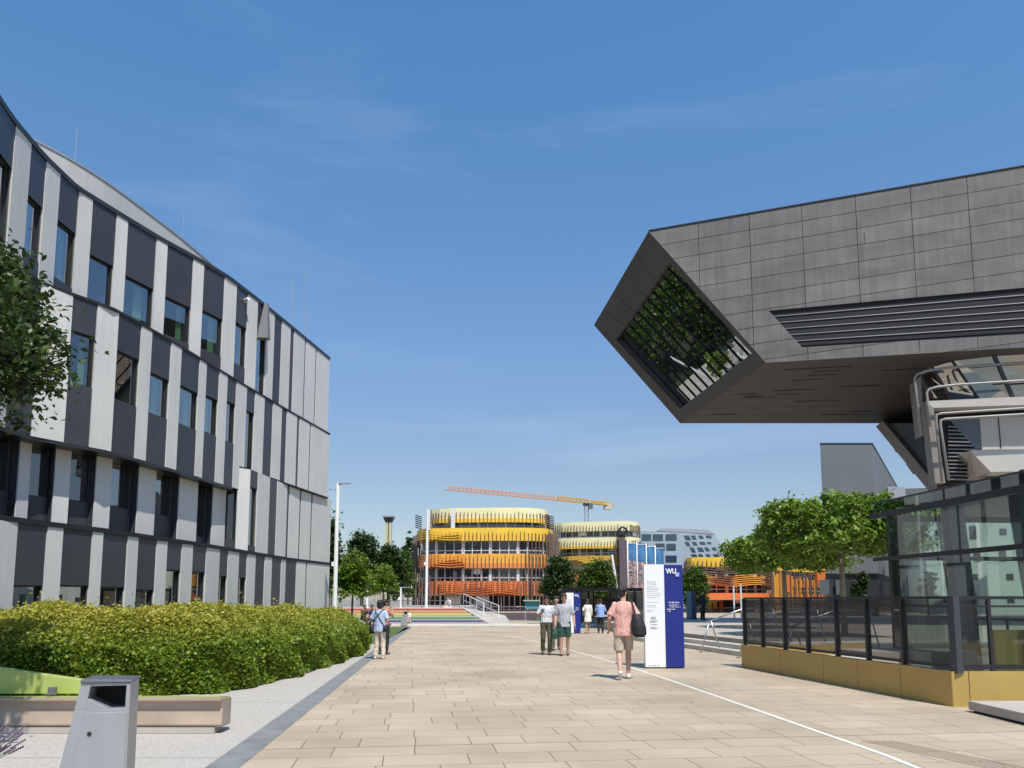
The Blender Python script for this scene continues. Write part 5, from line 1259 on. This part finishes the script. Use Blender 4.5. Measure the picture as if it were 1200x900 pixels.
# ================================================================== litter bins
M_bin = mat('bin_silver', (.33, .338, .345), .42, .2, var=.06, vscale=5, stretch=(1, 1, .2)); M_binr = mat('bin_side', (.20, .19, .18), .45, .3); M_lid = mat('bin_lid', (.085, .095, .11), .4)
def litter_bin(label, loc, rz, sc=1.0):
    o = thing('litter_bin', label, 'litter bin', loc, rz, 'silver leaning litter bins'); o.scale = (sc, sc, sc)
    h, d = 1.06, .30; xr0, xr1 = .155, .15; xl0, xl1 = -.345, -.15                       # upright right edge, slanted left edge
    def X_(t): return xl0+(xl1-xl0)*t, xr0+(xr1-xr0)*t
    op = .81; mb = MB()
    def lay(t0, t1, ya, yb, mt, ins=0.):
        (a, b), (c, e_) = X_(t0), X_(t1); mb.prism([(a+ins, ya, t0*h), (b-ins, ya, t0*h), (b-ins, yb, t0*h), (a+ins, yb, t0*h)], [(c+ins, ya, t1*h), (e_-ins, ya, t1*h), (e_-ins, yb, t1*h), (c+ins, yb, t1*h)], mt)
    lay(.03, op, -d/2, d/2, M_bin)
    for t0, t1 in ((op, .975),):
        (a, b), (c, e_) = X_(t0), X_(t1)
        for s0, s1 in ((0, .20), (.92, 1)):                     # posts either side of the opening
            mb.prism([(a+(b-a)*s0, -d/2, t0*h), (a+(b-a)*s1, -d/2, t0*h), (a+(b-a)*s1, d/2, t0*h), (a+(b-a)*s0, d/2, t0*h)][::1], [(c+(e_-c)*s0, -d/2, t1*h), (c+(e_-c)*s1, -d/2, t1*h), (c+(e_-c)*s1, d/2, t1*h), (c+(e_-c)*s0, d/2, t1*h)], M_bin)
        # sloping cheek at the lower left of the opening
        mb.prism([(a+(b-a)*.20, -d/2+.002, t0*h), (a+(b-a)*.62, -d/2+.002, t0*h), (a+(b-a)*.62, d/2-.002, t0*h), (a+(b-a)*.20, d/2-.002, t0*h)], [(a+(b-a)*.20, -d/2+.002, t0*h+.075), (a+(b-a)*.21, -d/2+.002, t0*h+.075), (a+(b-a)*.21, d/2-.002, t0*h+.075), (a+(b-a)*.20, d/2-.002, t0*h+.075)], M_bin)
    lay(.955, .975, -d/2+.001, d/2-.001, M_bin, .004)
    part('body', mb, None, o, local=True, bevel=.006)
    mb = MB(); lay(op+.004, .95, d/2-.09, d/2-.05, M_joint, .03); part('liner', mb, None, o, local=True)
    mb = MB(); (a, b), (c, e_) = X_(.05), X_(op-.02); w0, w1 = b-a, e_-c
    mb.prism([(a+.20*w0, -d/2-.008, .05*h), (b-.012, -d/2-.008, .05*h), (b-.012, -d/2-.001, .05*h), (a+.20*w0, -d/2-.001, .05*h)], [(c+.20*w1, -d/2-.008, (op-.02)*h), (e_-.012, -d/2-.008, (op-.02)*h), (e_-.012, -d/2-.001, (op-.02)*h), (c+.20*w1, -d/2-.001, (op-.02)*h)], M_bin)
    dr = part('door', mb, None, o, local=True, bevel=.003)
    mb = MB(); mb.tube([(-.085, -d/2-.014, .70), (-.085, -d/2-.006, .70)], .014, 10, M_black); part('lock', mb, None, dr, local=True)
    mb = MB(); (c, e_) = X_(1); mb.prism([(c-.012, -d/2-.012, .976*h), (e_+.012, -d/2-.012, .976*h), (e_+.012, d/2+.012, .976*h), (c-.012, d/2+.012, .976*h)], [(c-.006, -d/2-.006, h), (e_+.012, -d/2-.006, h-.01), (e_+.012, d/2+.006, h-.01), (c-.006, d/2+.006, h)], M_lid); part('lid', mb, None, o, local=True, bevel=.005)
    mb = MB(); mb.slab([(xl0+.05, -d/2+.03), (xr0-.03, -d/2+.03), (xr0-.03, d/2-.03), (xl0+.05, d/2-.03)], 0, .03*h, M_black); part('foot', mb, None, o, local=True)
    return o
b = P(131, 793, 5.6); litter_bin('silver wedge-shaped litter bin in front of the concrete bench', (b.x, 5.6, 0), R(15), b.z/1.06)
b = G(467, 736); litter_bin('small distant silver litter bin at the foot of the rainbow steps', (b.x, 48.0, 0), R(5), .85)

# lavender at the lower left corner
lv_ = thing('lavender_bush', 'lavender bush with faded purple spikes at the lower left corner', 'shrub', (-4.45, 6.7, 0))
mb = MB(); M_lvs, M_lvf = mat('lavender_stem', (.10, .14, .06), .8), mat('lavender_flower', (.15, .11, .16), .9)
st, fl, lc = MB(), MB(), []
for k in range(150):
    th, r_ = random.uniform(0, 6.28), random.random()**.5*.22; base = Vector((-4.72+r_*math.cos(th), 6.75+r_*math.sin(th), 0)); ln = random.uniform(.34, .54)
    lean_ = Vector((math.cos(th)*r_*1.5+random.uniform(-.1, .1), math.sin(th)*r_*1.5+random.uniform(-.1, .1), 0)); tip = base+lean_+Vector((0, 0, ln)); md = base.lerp(tip, .55)+Vector((0, 0, .05))-lean_*.12
    st.tube([base, md, tip], .003, 4)
    for j in range(7): q = md.lerp(tip, .55+.45*j/6); fl.ell(q, (.009, .009, .011), None, 5, 4)
    for j in range(14): lc.append(base.lerp(md, random.uniform(.1, 1))+Vector((random.gauss(0, .03), random.gauss(0, .03), 0)))
part('stem', st, M_lvs, lv_, fix=False); part('flower_spikes', fl, M_lvf, lv_, fix=False)
V, Fq = leaves(np.array([tuple(p) for p in lc]), .05, aspect=.25); part('leaves', mesh_np('leaves', V, Fq, leafmat('leaf_lavender', [(.08, .12, .06), (.16, .20, .11)])), None, lv_, fix=False)

# ================================================================== people
SKIN = {'fair': mat('skin_fair', (.52, .31, .22), .55), 'tan': mat('skin_tan', (.40, .23, .155), .55)}
def remesh(mb, vox, smooth=2):
    me = mb.mesh('tmp'); o = bpy.data.objects.new('tmp', me); COL.objects.link(o)
    m = o.modifiers.new('r', 'REMESH'); m.mode = 'VOXEL'; m.voxel_size = vox
    if smooth: s = o.modifiers.new('s', 'SMOOTH'); s.iterations = smooth; s.factor = .5
    dg = bpy.context.evaluated_depsgraph_get(); r = bpy.data.meshes.new_from_object(o.evaluated_get(dg)); bpy.data.objects.remove(o); r.materials.clear(); return r
from mathutils import noise as mnoise
def crumple(me, amp=.011):
    """soft cloth folds: push vertices along their normals by stretched noise"""
    sd = random.uniform(0, 50); N = [v.normal.copy() for v in me.vertices]
    for v, n in zip(me.vertices, N):
        q = Vector((v.co.x*11+sd, v.co.y*11, v.co.z*5+v.co.x*3)); f = 1-abs(mnoise.noise(q))*2.2
        v.co += n*amp*(f-.45)+n*amp*.5*mnoise.noise(q*2.7)
    me.update(); return me
def person(label, loc, rz, H=1.75, J=None, shirt=((.7, .7, .7), 'short'), legs=('trousers', (.1, .1, .1)), shoes=(.1, .08, .06), hair=((.03, .02, .015), 'short'), skin='fair', glasses=False, vox=.010, build=1.0, untuck=True, group=None, headyaw=0, var=.06):
    o = thing('person', label, 'person', loc, rz, group); k = H/1.75; o.scale = (k, k, k)
    j = dict(pel=(0, 0, .96), waist=(0, 0, 1.10), chest=(0, .005, 1.28), shl=(0, .01, 1.43), neck=(0, .01, 1.50), head=(0, -.015, 1.635),
             hL=(.09, 0, .93), kL=(.10, -.015, .50), aL=(.105, .03, .085), hR=(-.09, 0, .93), kR=(-.10, -.015, .50), aR=(-.105, .03, .085),
             sL=(.168, .01, 1.40), eL=(.220, .04, 1.14), wL=(.235, -.03, .90), sR=(-.168, .01, 1.40), eR=(-.220, .04, 1.14), wR=(-.235, -.03, .90), fL=(.02, -1, 0), fR=(-.02, -1, 0), gL=None, gR=None)
    j.update(J or {}); v = {a: Vector(b) if b is not None else None for a, b in j.items()}; w = build
    def torso(mb, e, z_from, mt=None, top='neck'):
        seq = [('hip', v['pel']+Vector((0, 0, -.08)), .150, .100), ('pel', v['pel'], .158, .108), ('waist', v['waist'], .140, .095), ('chest', v['chest'], .168, .112), ('arm', v['chest'].lerp(v['shl'], .6), .178, .108), ('shl', v['shl']+Vector((0, 0, -.005)), .155, .085), ('nb', v['shl'].lerp(v['neck'], .55), .085, .068)]
        names = [s[0] for s in seq]; seq = seq[names.index(z_from):]
        mb.loft([(c, rx*w+e, ry*w+e) for _, c, rx, ry in seq])
    B = MB(); torso(B, 0, 'hip')
    B.capsule(v['shl'], .062, v['neck'].lerp(v['head'], .5), .050)
    HD = Matrix.Rotation(headyaw, 3, 'Z'); hd = v['head']; hp = lambda *a: hd+HD @ Vector(a)
    B.ell(hd+Vector((0, .008, .022)), (.074, .094, .098), rot=(0, 0, headyaw)); B.ell(hp(0, -.022, -.045), (.056, .066, .072), rot=(0, 0, headyaw)); B.ell(hp(0, -.06, -.085), (.028, .024, .024))
    B.capsule(hp(0, -.086, .018), .011, hp(0, -.104, -.022), .015)
    for s in (1, -1): B.ell(hp(.076*s, .012, -.005), (.012, .022, .032), rot=(0, 0, headyaw))
    for S in 'LR':
        s = 1 if S == 'L' else -1
        B.capsule(v['s'+S], .056*w, v['e'+S], .041*w); B.capsule(v['e'+S], .041*w, v['w'+S], .028)
        B.capsule(v['h'+S], .088*w, v['k'+S], .056*w); c_ = v['k'+S].lerp(v['a'+S], .32)+Vector((0, .018, 0)) if not J or 'sit' not in J else v['k'+S].lerp(v['a'+S], .32)
        B.capsule(v['k'+S], .054*w, c_, .056*w); B.capsule(c_, .056*w, v['a'+S], .036)
        ft = v['f'+S].normalized(); B.capsule(v['a'+S]+Vector((0, 0, -.03)), .040, v['a'+S]+ft*.15+Vector((0, 0, -.05)), .030)
        # hand: palm, four unequal curled fingers, thumb from the side of the palm
        d = (v['w'+S]-v['e'+S]).normalized() if v['g'+S] is None else v['g'+S].normalized()
        side = Vector((0, -1, 0)) if abs(d.y) < .8 else Vector((0, 0, 1)); side = (side-d*side.dot(d)).normalized(); nrm = d.cross(side).normalized()*(-s if abs(d.y) < .8 else s)
        w0 = v['w'+S]; B.capsule(w0, .028, w0+d*.05, .030); pc = w0+d*.065
        for q in (-.022, 0, .022): B.capsule(pc-d*.03+side*q, .019, pc+d*.025+side*q, .016)
        for q, L_ in ((.032, .068), (.011, .078), (-.011, .072), (-.032, .056)):
            a_ = pc+d*.028+side*q; b_ = a_+d*L_*.55+nrm*.008; c2_ = b_+d*L_*.40+nrm*.026; B.capsule(a_, .0105, b_, .0095); B.capsule(b_, .0095, c2_, .008)
        a_ = pc-d*.02+side*.036; b_ = a_+d*.035+side*.026+nrm*.01; B.capsule(a_, .013, b_, .0115); B.capsule(b_, .0115, b_+d*.03+nrm*.006, .009)
    part('body', remesh(B, vox), SKIN[skin], o, local=True, smooth=True, fix=False)
    eye = MB(); 
    for s in (1, -1): eye.ell(hp(.030*s, -.079, .012), (.012, .008, .007), None, 8, 6)
    part('eyes', eye, mat('eye_dark', (.03, .02, .015), .3), o, local=True, smooth=True)
    mo = MB(); mo.ell(hp(0, -.086, -.058), (.022, .008, .006), None, 8, 6); part('mouth', mo, mat('lip', (.35, .13, .11), .5), o, local=True, smooth=True)
    if glasses:
        q = MB()
        for s in (1, -1): q.ell(hp(.032*s, -.092, .012), (.027, .010, .020), None, 10, 6); q.bar(hp(.058*s, -.085, .018), hp(.078*s, .01, .012), .006, .008)
        q.bar(hp(-.012, -.100, .018), hp(.012, -.100, .018), .006, .006); part('sunglasses', q, mat('shades', (.012, .012, .014), .15), o, local=True)
    # shirt
    def cl(name, mb, col, v_=vox, e=1): part(name, crumple(remesh(mb, v_, 3)), mat('cloth_%s_%02x%02x%02x' % (name, *[int(255*c) for c in col]), col, .9, var=var, vscale=7, bump=.5, bscale=22), o, local=True, smooth=True, fix=False)
    if shirt:
        c, sl = shirt[:2]; T = MB(); torso(T, .020, 'hip' if untuck else 'pel'); loose = shirt[2] if len(shirt) > 2 else 0
        if loose: T.loft([(v['pel']+Vector((0, .004, -.14)), .172*w+loose, .125*w+loose), (v['waist'], .158*w+loose, .115*w+loose), (v['chest'], .175*w+loose*.5, .125*w+loose*.4), (v['shl']+Vector((0, 0, -.02)), .15*w, .08*w)])
        for S in 'LR':
            T.ell(v['s'+S], (.064*w,)*3, None, 10, 8)
            if sl == 'short': T.capsule(v['s'+S], .062*w, v['s'+S].lerp(v['e'+S], .80), .066*w+loose*.5, None, True)
            elif sl == 'long': T.capsule(v['s'+S], .070*w, v['e'+S], .055*w); T.capsule(v['e'+S], .055*w, v['w'+S]+(v['e'+S]-v['w'+S])*.06, .040, None, True)
        cl('shirt', T, c)
    kind, c = legs[:2]; T = MB()
    if kind in ('trousers', 'shorts'):
        T.loft([(v['pel']+Vector((0, 0, -.09)), .150*w, .108*w), (v['pel']+Vector((0, 0, -.02)), .168*w, .120*w), (v['pel']+Vector((0, 0, .07)), .158*w, .112*w)])
        for S in 'LR':
            if kind == 'trousers': T.capsule(v['h'+S], .102*w, v['k'+S], .076*w); T.capsule(v['k'+S], .074*w, v['a'+S]+(v['k'+S]-v['a'+S])*.03, .066, None, True)
            else: T.capsule(v['h'+S], .102*w, v['h'+S].lerp(v['k'+S], .90), .090*w, None, True); T.ell(v['h'+S], (.104*w,)*3, None, 10, 8)
    else: T.loft([(v['pel']+Vector((0, 0, -legs[2])), .21, .17), (v['pel']+Vector((0, 0, -.05)), .175, .13), (v['waist'], .145, .105)])
    cl(kind, T, c)
    T = MB()
    for S in 'LR':
        ft = v['f'+S].normalized(); a_ = v['a'+S]; T.capsule(a_+Vector((0, 0, -.02)), .050, a_+Vector((0, 0, -.04))-ft*.02, .046); T.capsule(a_+Vector((0, 0, -.042))-ft*.03, .040, a_+ft*.155+Vector((0, 0, -.052)), .033)
    part('shoes', remesh(T, .009), mat('shoe_%02x%02x%02x' % tuple(int(255*c_) for c_ in shoes), shoes, .6), o, local=True, smooth=True, fix=False)
    hc, hs = hair; T = MB()
    T.ell(hp(0, .020, .050), (.084, .104, .094), rot=(0, 0, headyaw)); T.ell(hp(0, .045, .0), (.075, .070, .085), rot=(0, 0, headyaw)); T.ell(hp(0.02, -.045, .092), (.06, .05, .035), rot=(0, 0, headyaw))
    if hs == 'long': T.ell(hp(0, .06, -.06), (.085, .055, .16), rot=(0, 0, headyaw)); T.ell(hp(0, .07, -.17), (.07, .035, .09))
    if hs == 'full':
        for q in range(30): T.ell(hp(random.uniform(-.075, .075), random.uniform(-.05, .10), random.uniform(.0, .125)), (.034, .034, .028), None, 8, 6)
    if hs == 'bob': T.ell(hp(0, .03, .03), (.10, .11, .105)); T.ell(hp(0, .045, -.045), (.098, .085, .085))
    part('hair', remesh(T, .010, 1), mat('hair_%02x%02x%02x' % tuple(int(255*c_) for c_ in hc), hc, .55, bump=.6, bscale=60, stretch=(1, 1, .3)), o, local=True, smooth=True, fix=False)
    return o
PI = math.pi
# 1 walker in pink, seen from behind (faces +Y)
g_ = G(731.5, 796); pw = person('man in a pink shirt and beige shorts walking away beside the big sign', (g_.x, g_.y, 0), PI-.10, 1.86,
    dict(hL=(.092, 0, .93), kL=(.092, .02, .49), aL=(.08, .24, .16), fL=(.03, -.55, -.84), hR=(-.092, 0, .93), kR=(-.092, -.14, .51), aR=(-.085, -.12, .085), eL=(.27, .06, 1.15), wL=(.27, -.10, .97), eR=(-.28, .05, 1.16), wR=(-.22, -.16, 1.05), gR=(.25, -1, .1)),
    ((.66, .36, .30), 'short', .022), ('shorts', (.47, .39, .30)), (.62, .60, .56), ((.022, .015, .012), 'full'), 'fair', headyaw=-.55, vox=.009, var=.1)
# bag on his shoulder
bg = thing('shoulder_bag', 'black bag hanging from the right shoulder of the man in pink', 'bag', pw.location, pw.rotation_euler.z); bg.scale = pw.scale
mb = MB()
rb_ = [((-.29, .17, .80), .09, .075), ((-.295, .17, .86), .135, .11), ((-.285, .165, 1.0), .135, .11), ((-.26, .155, 1.14), .105, .09), ((-.225, .14, 1.24), .05, .05)]
mb.loft(rb_); mb.ell((-.30, .20, .96), (.08, .075, .09))
part('pouch', remesh(mb, .012, 3), mat('bag_black', (.014, .013, .014), .7, bump=.3, bscale=30), bg, local=True, smooth=True)
mb = MB(); mb.tube([(-.235, .14, 1.18), (-.20, .12, 1.33), (-.165, .06, 1.475), (-.16, -.02, 1.49), (-.18, -.11, 1.40), (-.22, -.11, 1.15), (-.27, .05, .98)], .016, 6); mb.tube([(-.24, .2, 1.15), (-.18, .20, 1.0), (-.19, .20, .86)], .009, 5)
part('strap', mb, MATS['bag_black'], bg, local=True)
# 2 and 3 the two men coming towards us
g_ = G(640.5, 767.5); pa = person('man in a white polo shirt and olive trousers looking at his phone', (g_.x, g_.y, 0), .05, 1.72,
    dict(head=(0, -.05, 1.615), kL=(.10, -.07, .50), aL=(.09, -.02, .085), kR=(-.10, -.02, .5), aR=(-.10, .12, .11), eR=(-.26, .02, 1.15), wR=(-.17, -.20, 1.24), gR=(.35, -.8, .45), eL=(.25, .05, 1.14), wL=(.27, -.02, .9)),
    ((.60, .62, .66), 'short'), ('trousers', (.085, .085, .045)), (.12, .05, .03), ((.015, .012, .01), 'short'), 'tan', glasses=True, untuck=False)
ph = thing('phone', 'black phone held by the man in the white polo', 'phone', pa.location, pa.rotation_euler.z); ph.scale = pa.scale
mb = MB(); c_ = Vector((-.125, -.295, 1.315)); mb.bar(c_-Vector((.01, .03, .05)), c_+Vector((.01, .03, .05)), .07, .010); part('case', mb, M_black, ph, local=True); mb = MB(); mb.bar(c_-Vector((.008, .026, .042))+Vector((0, .006, -.006)), c_+Vector((.008, .026, .042))+Vector((0, .006, -.006)), .06, .004); part('screen', mb, mat('phone_glass', (.02, .02, .025), .08), ph, local=True)
g_ = G(661.5, 768.5); person('bearded man in a grey t-shirt, dark green shorts and sunglasses', (g_.x, g_.y, 0), -.05, 1.76,
    dict(kL=(.10, -.02, .50), aL=(.10, .10, .10), kR=(-.09, -.08, .50), aR=(-.09, -.04, .085), eL=(.27, .05, 1.14), wL=(.29, -.03, .90), eR=(-.25, .04, 1.14), wR=(-.25, -.08, .91)),
    ((.40, .41, .44), 'short', .012), ('shorts', (.018, .060, .042)), (.02, .02, .022), ((.09, .05, .03), 'short'), 'fair', glasses=True, build=1.05)
g_ = G(652, 762); person('walker half hidden between the two men, in dark green and grey', (g_.x, g_.y, 0), .1, 1.70, dict(kL=(.1, -.1, .5), aL=(.1, .05, .1)), ((.34, .20, .16), 'short'), ('trousers', (.16, .15, .14)), (.03, .03, .03), ((.05, .025, .02), 'long'), 'fair', vox=.012)
g_ = G(649.5, 763); b_ = thing('carrier_bag', 'dark green carrier bag held between the two men', 'bag', (g_.x, g_.y-.15, 0)); mb = MB(); mb.loft([((0, 0, .38), .13, .07), ((0, 0, .55), .15, .08), ((0, 0, .70), .13, .05)]); part('pouch', mb, mat('bag_green', (.02, .075, .045), .6), b_, local=True); mb = MB(); mb.tube([(-.1, 0, .70), (-.05, 0, .86), (.05, 0, .86), (.1, 0, .70)], .01, 6); part('strap', mb, M_black, b_, local=True)
# 4 woman by the hedge, seen from behind
g_ = G(444.5, 772.5); wo_ = person('woman with dark bobbed hair in a pale blue blouse by the hedge end', (g_.x, g_.y, 0), PI-.25, 1.58,
    dict(kL=(.10, -.02, .50), kR=(-.10, -.03, .50), aL=(.12, .03, .085), aR=(-.13, .02, .085), eL=(.27, .02, 1.15), wL=(.20, -.17, 1.10), eR=(-.26, .02, 1.15), wR=(-.20, -.17, 1.08)),
    ((.42, .50, .66), 'short', .02), ('trousers', (.62, .54, .42)), (.6, .5, .42), ((.012, .010, .010), 'bob'), 'fair', vox=.010)
b_ = thing('black_handbag', 'black handbag worn crosswise by the woman at the hedge', 'bag', wo_.location, wo_.rotation_euler.z); b_.scale = wo_.scale
mb = MB(); mb.loft([((.22, .06, .76), .075, .09), ((.235, .06, .90), .085, .10), ((.22, .05, 1.02), .06, .08)]); mb.loft([((-.20, .08, .82), .07, .06), ((-.21, .08, .92), .075, .06), ((-.2, .07, 1.0), .05, .05)]); part('pouch', mb, MATS['bag_black'], b_, local=True, smooth=True)
mb = MB(); mb.tube([(.22, .08, 1.0), (.10, .165, 1.2), (-.08, .13, 1.42), (-.15, .05, 1.495), (-.13, -.08, 1.40)], .014, 6); mb.tube([(-.2, .1, .98), (-.06, .15, 1.2), (.1, .12, 1.42), (.14, .05, 1.49)], .012, 6); part('strap', mb, MATS['bag_black'], b_, local=True)
# 5 second figure in front of her
g_ = P(450, 762, 23.4); person('person in a salmon top raising a camera just beyond the woman in blue', (g_.x, g_.y, 0), PI-.5, 1.60, dict(eL=(.24, -.12, 1.22), wL=(.10, -.25, 1.42), gL=(-.4, -.6, .6), eR=(-.24, -.12, 1.22), wR=(-.10, -.25, 1.42), gR=(.4, -.6, .6)), ((.50, .22, .16), 'short'), ('trousers', (.02, .02, .02)), (.03, .03, .03), ((.02, .014, .012), 'short'), 'tan', vox=.014)
# 6, 7 by the small pylon
g_ = G(689, 742.5); person('woman in a white dress standing before the black shelter', (g_.x, g_.y, 0), PI+.5, 1.62, dict(eL=(.26, -.02, 1.2), wL=(.14, -.2, 1.3), aL=(.09, .02, .085), aR=(-.12, -.1, .085), kR=(-.11, -.08, .5)), ((.72, .70, .63), 'long', .01), ('skirt', (.72, .70, .63), .36), (.55, .25, .22), ((.05, .03, .02), 'long'), 'fair', vox=.014)
g_ = G(704, 742.0); person('person in a light blue shirt and black trousers before the shelter', (g_.x, g_.y, 0), PI-.2, 1.62, dict(eL=(.25, -.05, 1.16), wL=(.15, -.2, 1.05), eR=(-.25, -.05, 1.16), wR=(-.15, -.2, 1.05), kL=(.1, -.1, .5), aL=(.1, .1, .1)), ((.30, .42, .72), 'long', .03), ('trousers', (.018, .018, .022)), (.02, .02, .02), ((.03, .02, .015), 'short'), 'fair', vox=.014)
# 8 person on the deck behind the steps
g_ = P(824, 735, 46); person('person in dark clothes standing on the raised plaza by the steps', (g_.x, 46, zD), .6, 1.72, None, ((.02, .022, .04), 'long'), ('trousers', (.02, .02, .03)), (.02, .02, .02), ((.02, .015, .012), 'short'), 'tan', vox=.014)
# seated figures
SIT = dict(sit=(0, 0, 0), pel=(0, .05, .56), waist=(0, .04, .70), chest=(0, .0, .88), shl=(0, -.03, 1.02), neck=(0, -.04, 1.09), head=(0, -.09, 1.22), hL=(.09, .03, .53), kL=(.12, -.40, .52), aL=(.12, -.38, .085), hR=(-.09, .03, .53), kR=(-.12, -.40, .52), aR=(-.12, -.42, .085), sL=(.185, -.03, 1.005), eL=(.24, -.14, .76), wL=(.12, -.36, .64), sR=(-.185, -.03, 1.005), eR=(-.24, -.14, .76), wR=(-.12, -.36, .64), gL=(-.3, -.9, -.1), gR=(.3, -.9, -.1))
mb = MB(); p = P(428, 722, 44.6); mb.box((0, 0, .40), (2.6, .5, .10)); mb.box((-1.0, 0, .18), (.2, .42, .35)); mb.box((1.0, 0, .18), (.2, .42, .35))
single('stone_bench', mb, M_concrete, 'plain concrete bench under the young tree carrying the seated pair', 'bench', loc=(p.x, p.y, 0))
p1, p2_ = P(426.5, 720, 44.6), P(433, 720, 44.6)
person('person in an olive jacket sitting left on the concrete bench', (p1.x, 44.6, -.01), .9, 1.72, SIT, ((.10, .075, .035), 'long'), ('trousers', (.10, .08, .05)), (.05, .03, .02), ((.10, .06, .035), 'short'), 'tan', vox=.014)
person('person in a navy top sitting right on the concrete bench', (p2_.x+.1, 44.6, -.01), .6, 1.72, SIT, ((.03, .045, .09), 'short'), ('trousers', (.45, .47, .5)), (.4, .4, .4), ((.02, .015, .012), 'short'), 'tan', vox=.014)
pz = P(478, 728, 49.9); person('person in white sitting on the lowest rainbow step', (pz.x, 50.0, -.30+.03), -.5, 1.7, dict(SIT, kL=(.12, -.38, .56), kR=(-.12, -.38, .56), aL=(.12, -.36, .37), aR=(-.12, -.42, .37)), ((.72, .70, .66), 'short'), ('trousers', (.62, .55, .45)), (.5, .45, .4), ((.16, .09, .05), 'short'), 'fair', vox=.014)
pz = P(526.5, 712, 56.3); person('person in pale clothes sitting on the top of the rainbow steps', (pz.x, 56.0, zTt-.46), -.8, 1.7, SIT, ((.55, .56, .62), 'short'), ('trousers', (.68, .66, .62)), (.55, .5, .45), ((.05, .03, .02), 'short'), 'fair', vox=.014)

# ================================================================== sky, sun, camera
SUN = Vector((.38, -.92, 0)).normalized()*math.cos(R(60))+Vector((0, 0, math.sin(R(60))))
w = bpy.data.worlds.new('World'); SC.world = w; w.use_nodes = True; nt = w.node_tree; bgn = nt.nodes['Background']; bgn.inputs['Strength'].default_value = SKYS
sky = nt.nodes.new('ShaderNodeTexSky'); sky.sky_type = 'NISHITA'; sky.sun_disc = False; sky.sun_elevation = R(60); sky.sun_rotation = math.atan2(SUN.x, SUN.y); sky.altitude = 200; sky.air_density = 1.15; sky.dust_density = .5; sky.ozone_density = 4
tc = nt.nodes.new('ShaderNodeTexCoord'); mp = nt.nodes.new('ShaderNodeMapping'); mp.inputs['Rotation'].default_value = (0, R(28), R(20)); mp.inputs['Scale'].default_value = (1.3, 2.2, 6.5); nt.links.new(tc.outputs['Generated'], mp.inputs[0])
n1 = nt.nodes.new('ShaderNodeTexNoise'); n1.inputs['Scale'].default_value = 1.5; n1.inputs['Detail'].default_value = 7; n1.inputs['Roughness'].default_value = .55; n1.inputs['Distortion'].default_value = .5; nt.links.new(mp.outputs[0], n1.inputs['Vector'])
mr = nt.nodes.new('ShaderNodeMapRange'); mr.inputs[1].default_value = .54; mr.inputs[2].default_value = .85; mr.inputs[3].default_value = 0; mr.inputs[4].default_value = .10; nt.links.new(n1.outputs['Fac'], mr.inputs[0])
spz = nt.nodes.new('ShaderNodeSeparateXYZ'); nt.links.new(tc.outputs['Generated'], spz.inputs[0]); rpz = nt.nodes.new('ShaderNodeValToRGB'); el_ = rpz.color_ramp.elements
for i_, (p_, c_) in enumerate(((0, (.62, .60, .64)), (.17, (.74, .70, .71)), (.31, (.78, .86, .92)), (.60, (.64, 1.0, 1.13)))):
    e_ = el_[i_] if i_ < 2 else el_.new(p_)
    e_.position = p_; e_.color = (*c_, 1)
nt.links.new(spz.outputs['Z'], rpz.inputs[0]); air = nt.nodes.new('ShaderNodeMixRGB'); air.blend_type = 'MULTIPLY'; air.inputs[0].default_value = 1; nt.links.new(sky.outputs[0], air.inputs[1]); nt.links.new(rpz.outputs[0], air.inputs[2])
mx = nt.nodes.new('ShaderNodeMixRGB'); nt.links.new(mr.outputs[0], mx.inputs[0]); nt.links.new(air.outputs[0], mx.inputs[1]); mx.inputs[2].default_value = (7.5, 8.0, 8.6, 1)
nt.links.new(mx.outputs[0], bgn.inputs[0])
sl_ = bpy.data.lights.new('sun', 'SUN'); sl_.energy = SUNE; sl_.angle = R(.53); sl_.color = (1, .955, .88)
so = bpy.data.objects.new('sun', sl_); COL.objects.link(so); so.rotation_euler = SUN.to_track_quat('Z', 'Y').to_euler(); so.location = (20, -30, 60)
cd = bpy.data.cameras.new('camera'); cd.sensor_width = 36; cd.lens = FOC/1200*36; cd.shift_y = SHIFT/1200; cd.clip_end = 5000; cd.clip_start = .1
co = bpy.data.objects.new('camera', cd); COL.objects.link(co); co.location = ORG; co.rotation_euler = (math.pi/2+PITCH, 0, 0); SC.camera = co
vs = SC.view_settings; vs.view_transform = 'Standard'; vs.look = 'None'; vs.exposure = EXPO; vs.gamma = 1; vs.use_curve_mapping = False
cy = SC.cycles; cy.max_bounces = 8; cy.transparent_max_bounces = 16; cy.diffuse_bounces = 3; cy.glossy_bounces = 4; cy.caustics_reflective = False; cy.caustics_refractive = False; cy.use_denoising = True
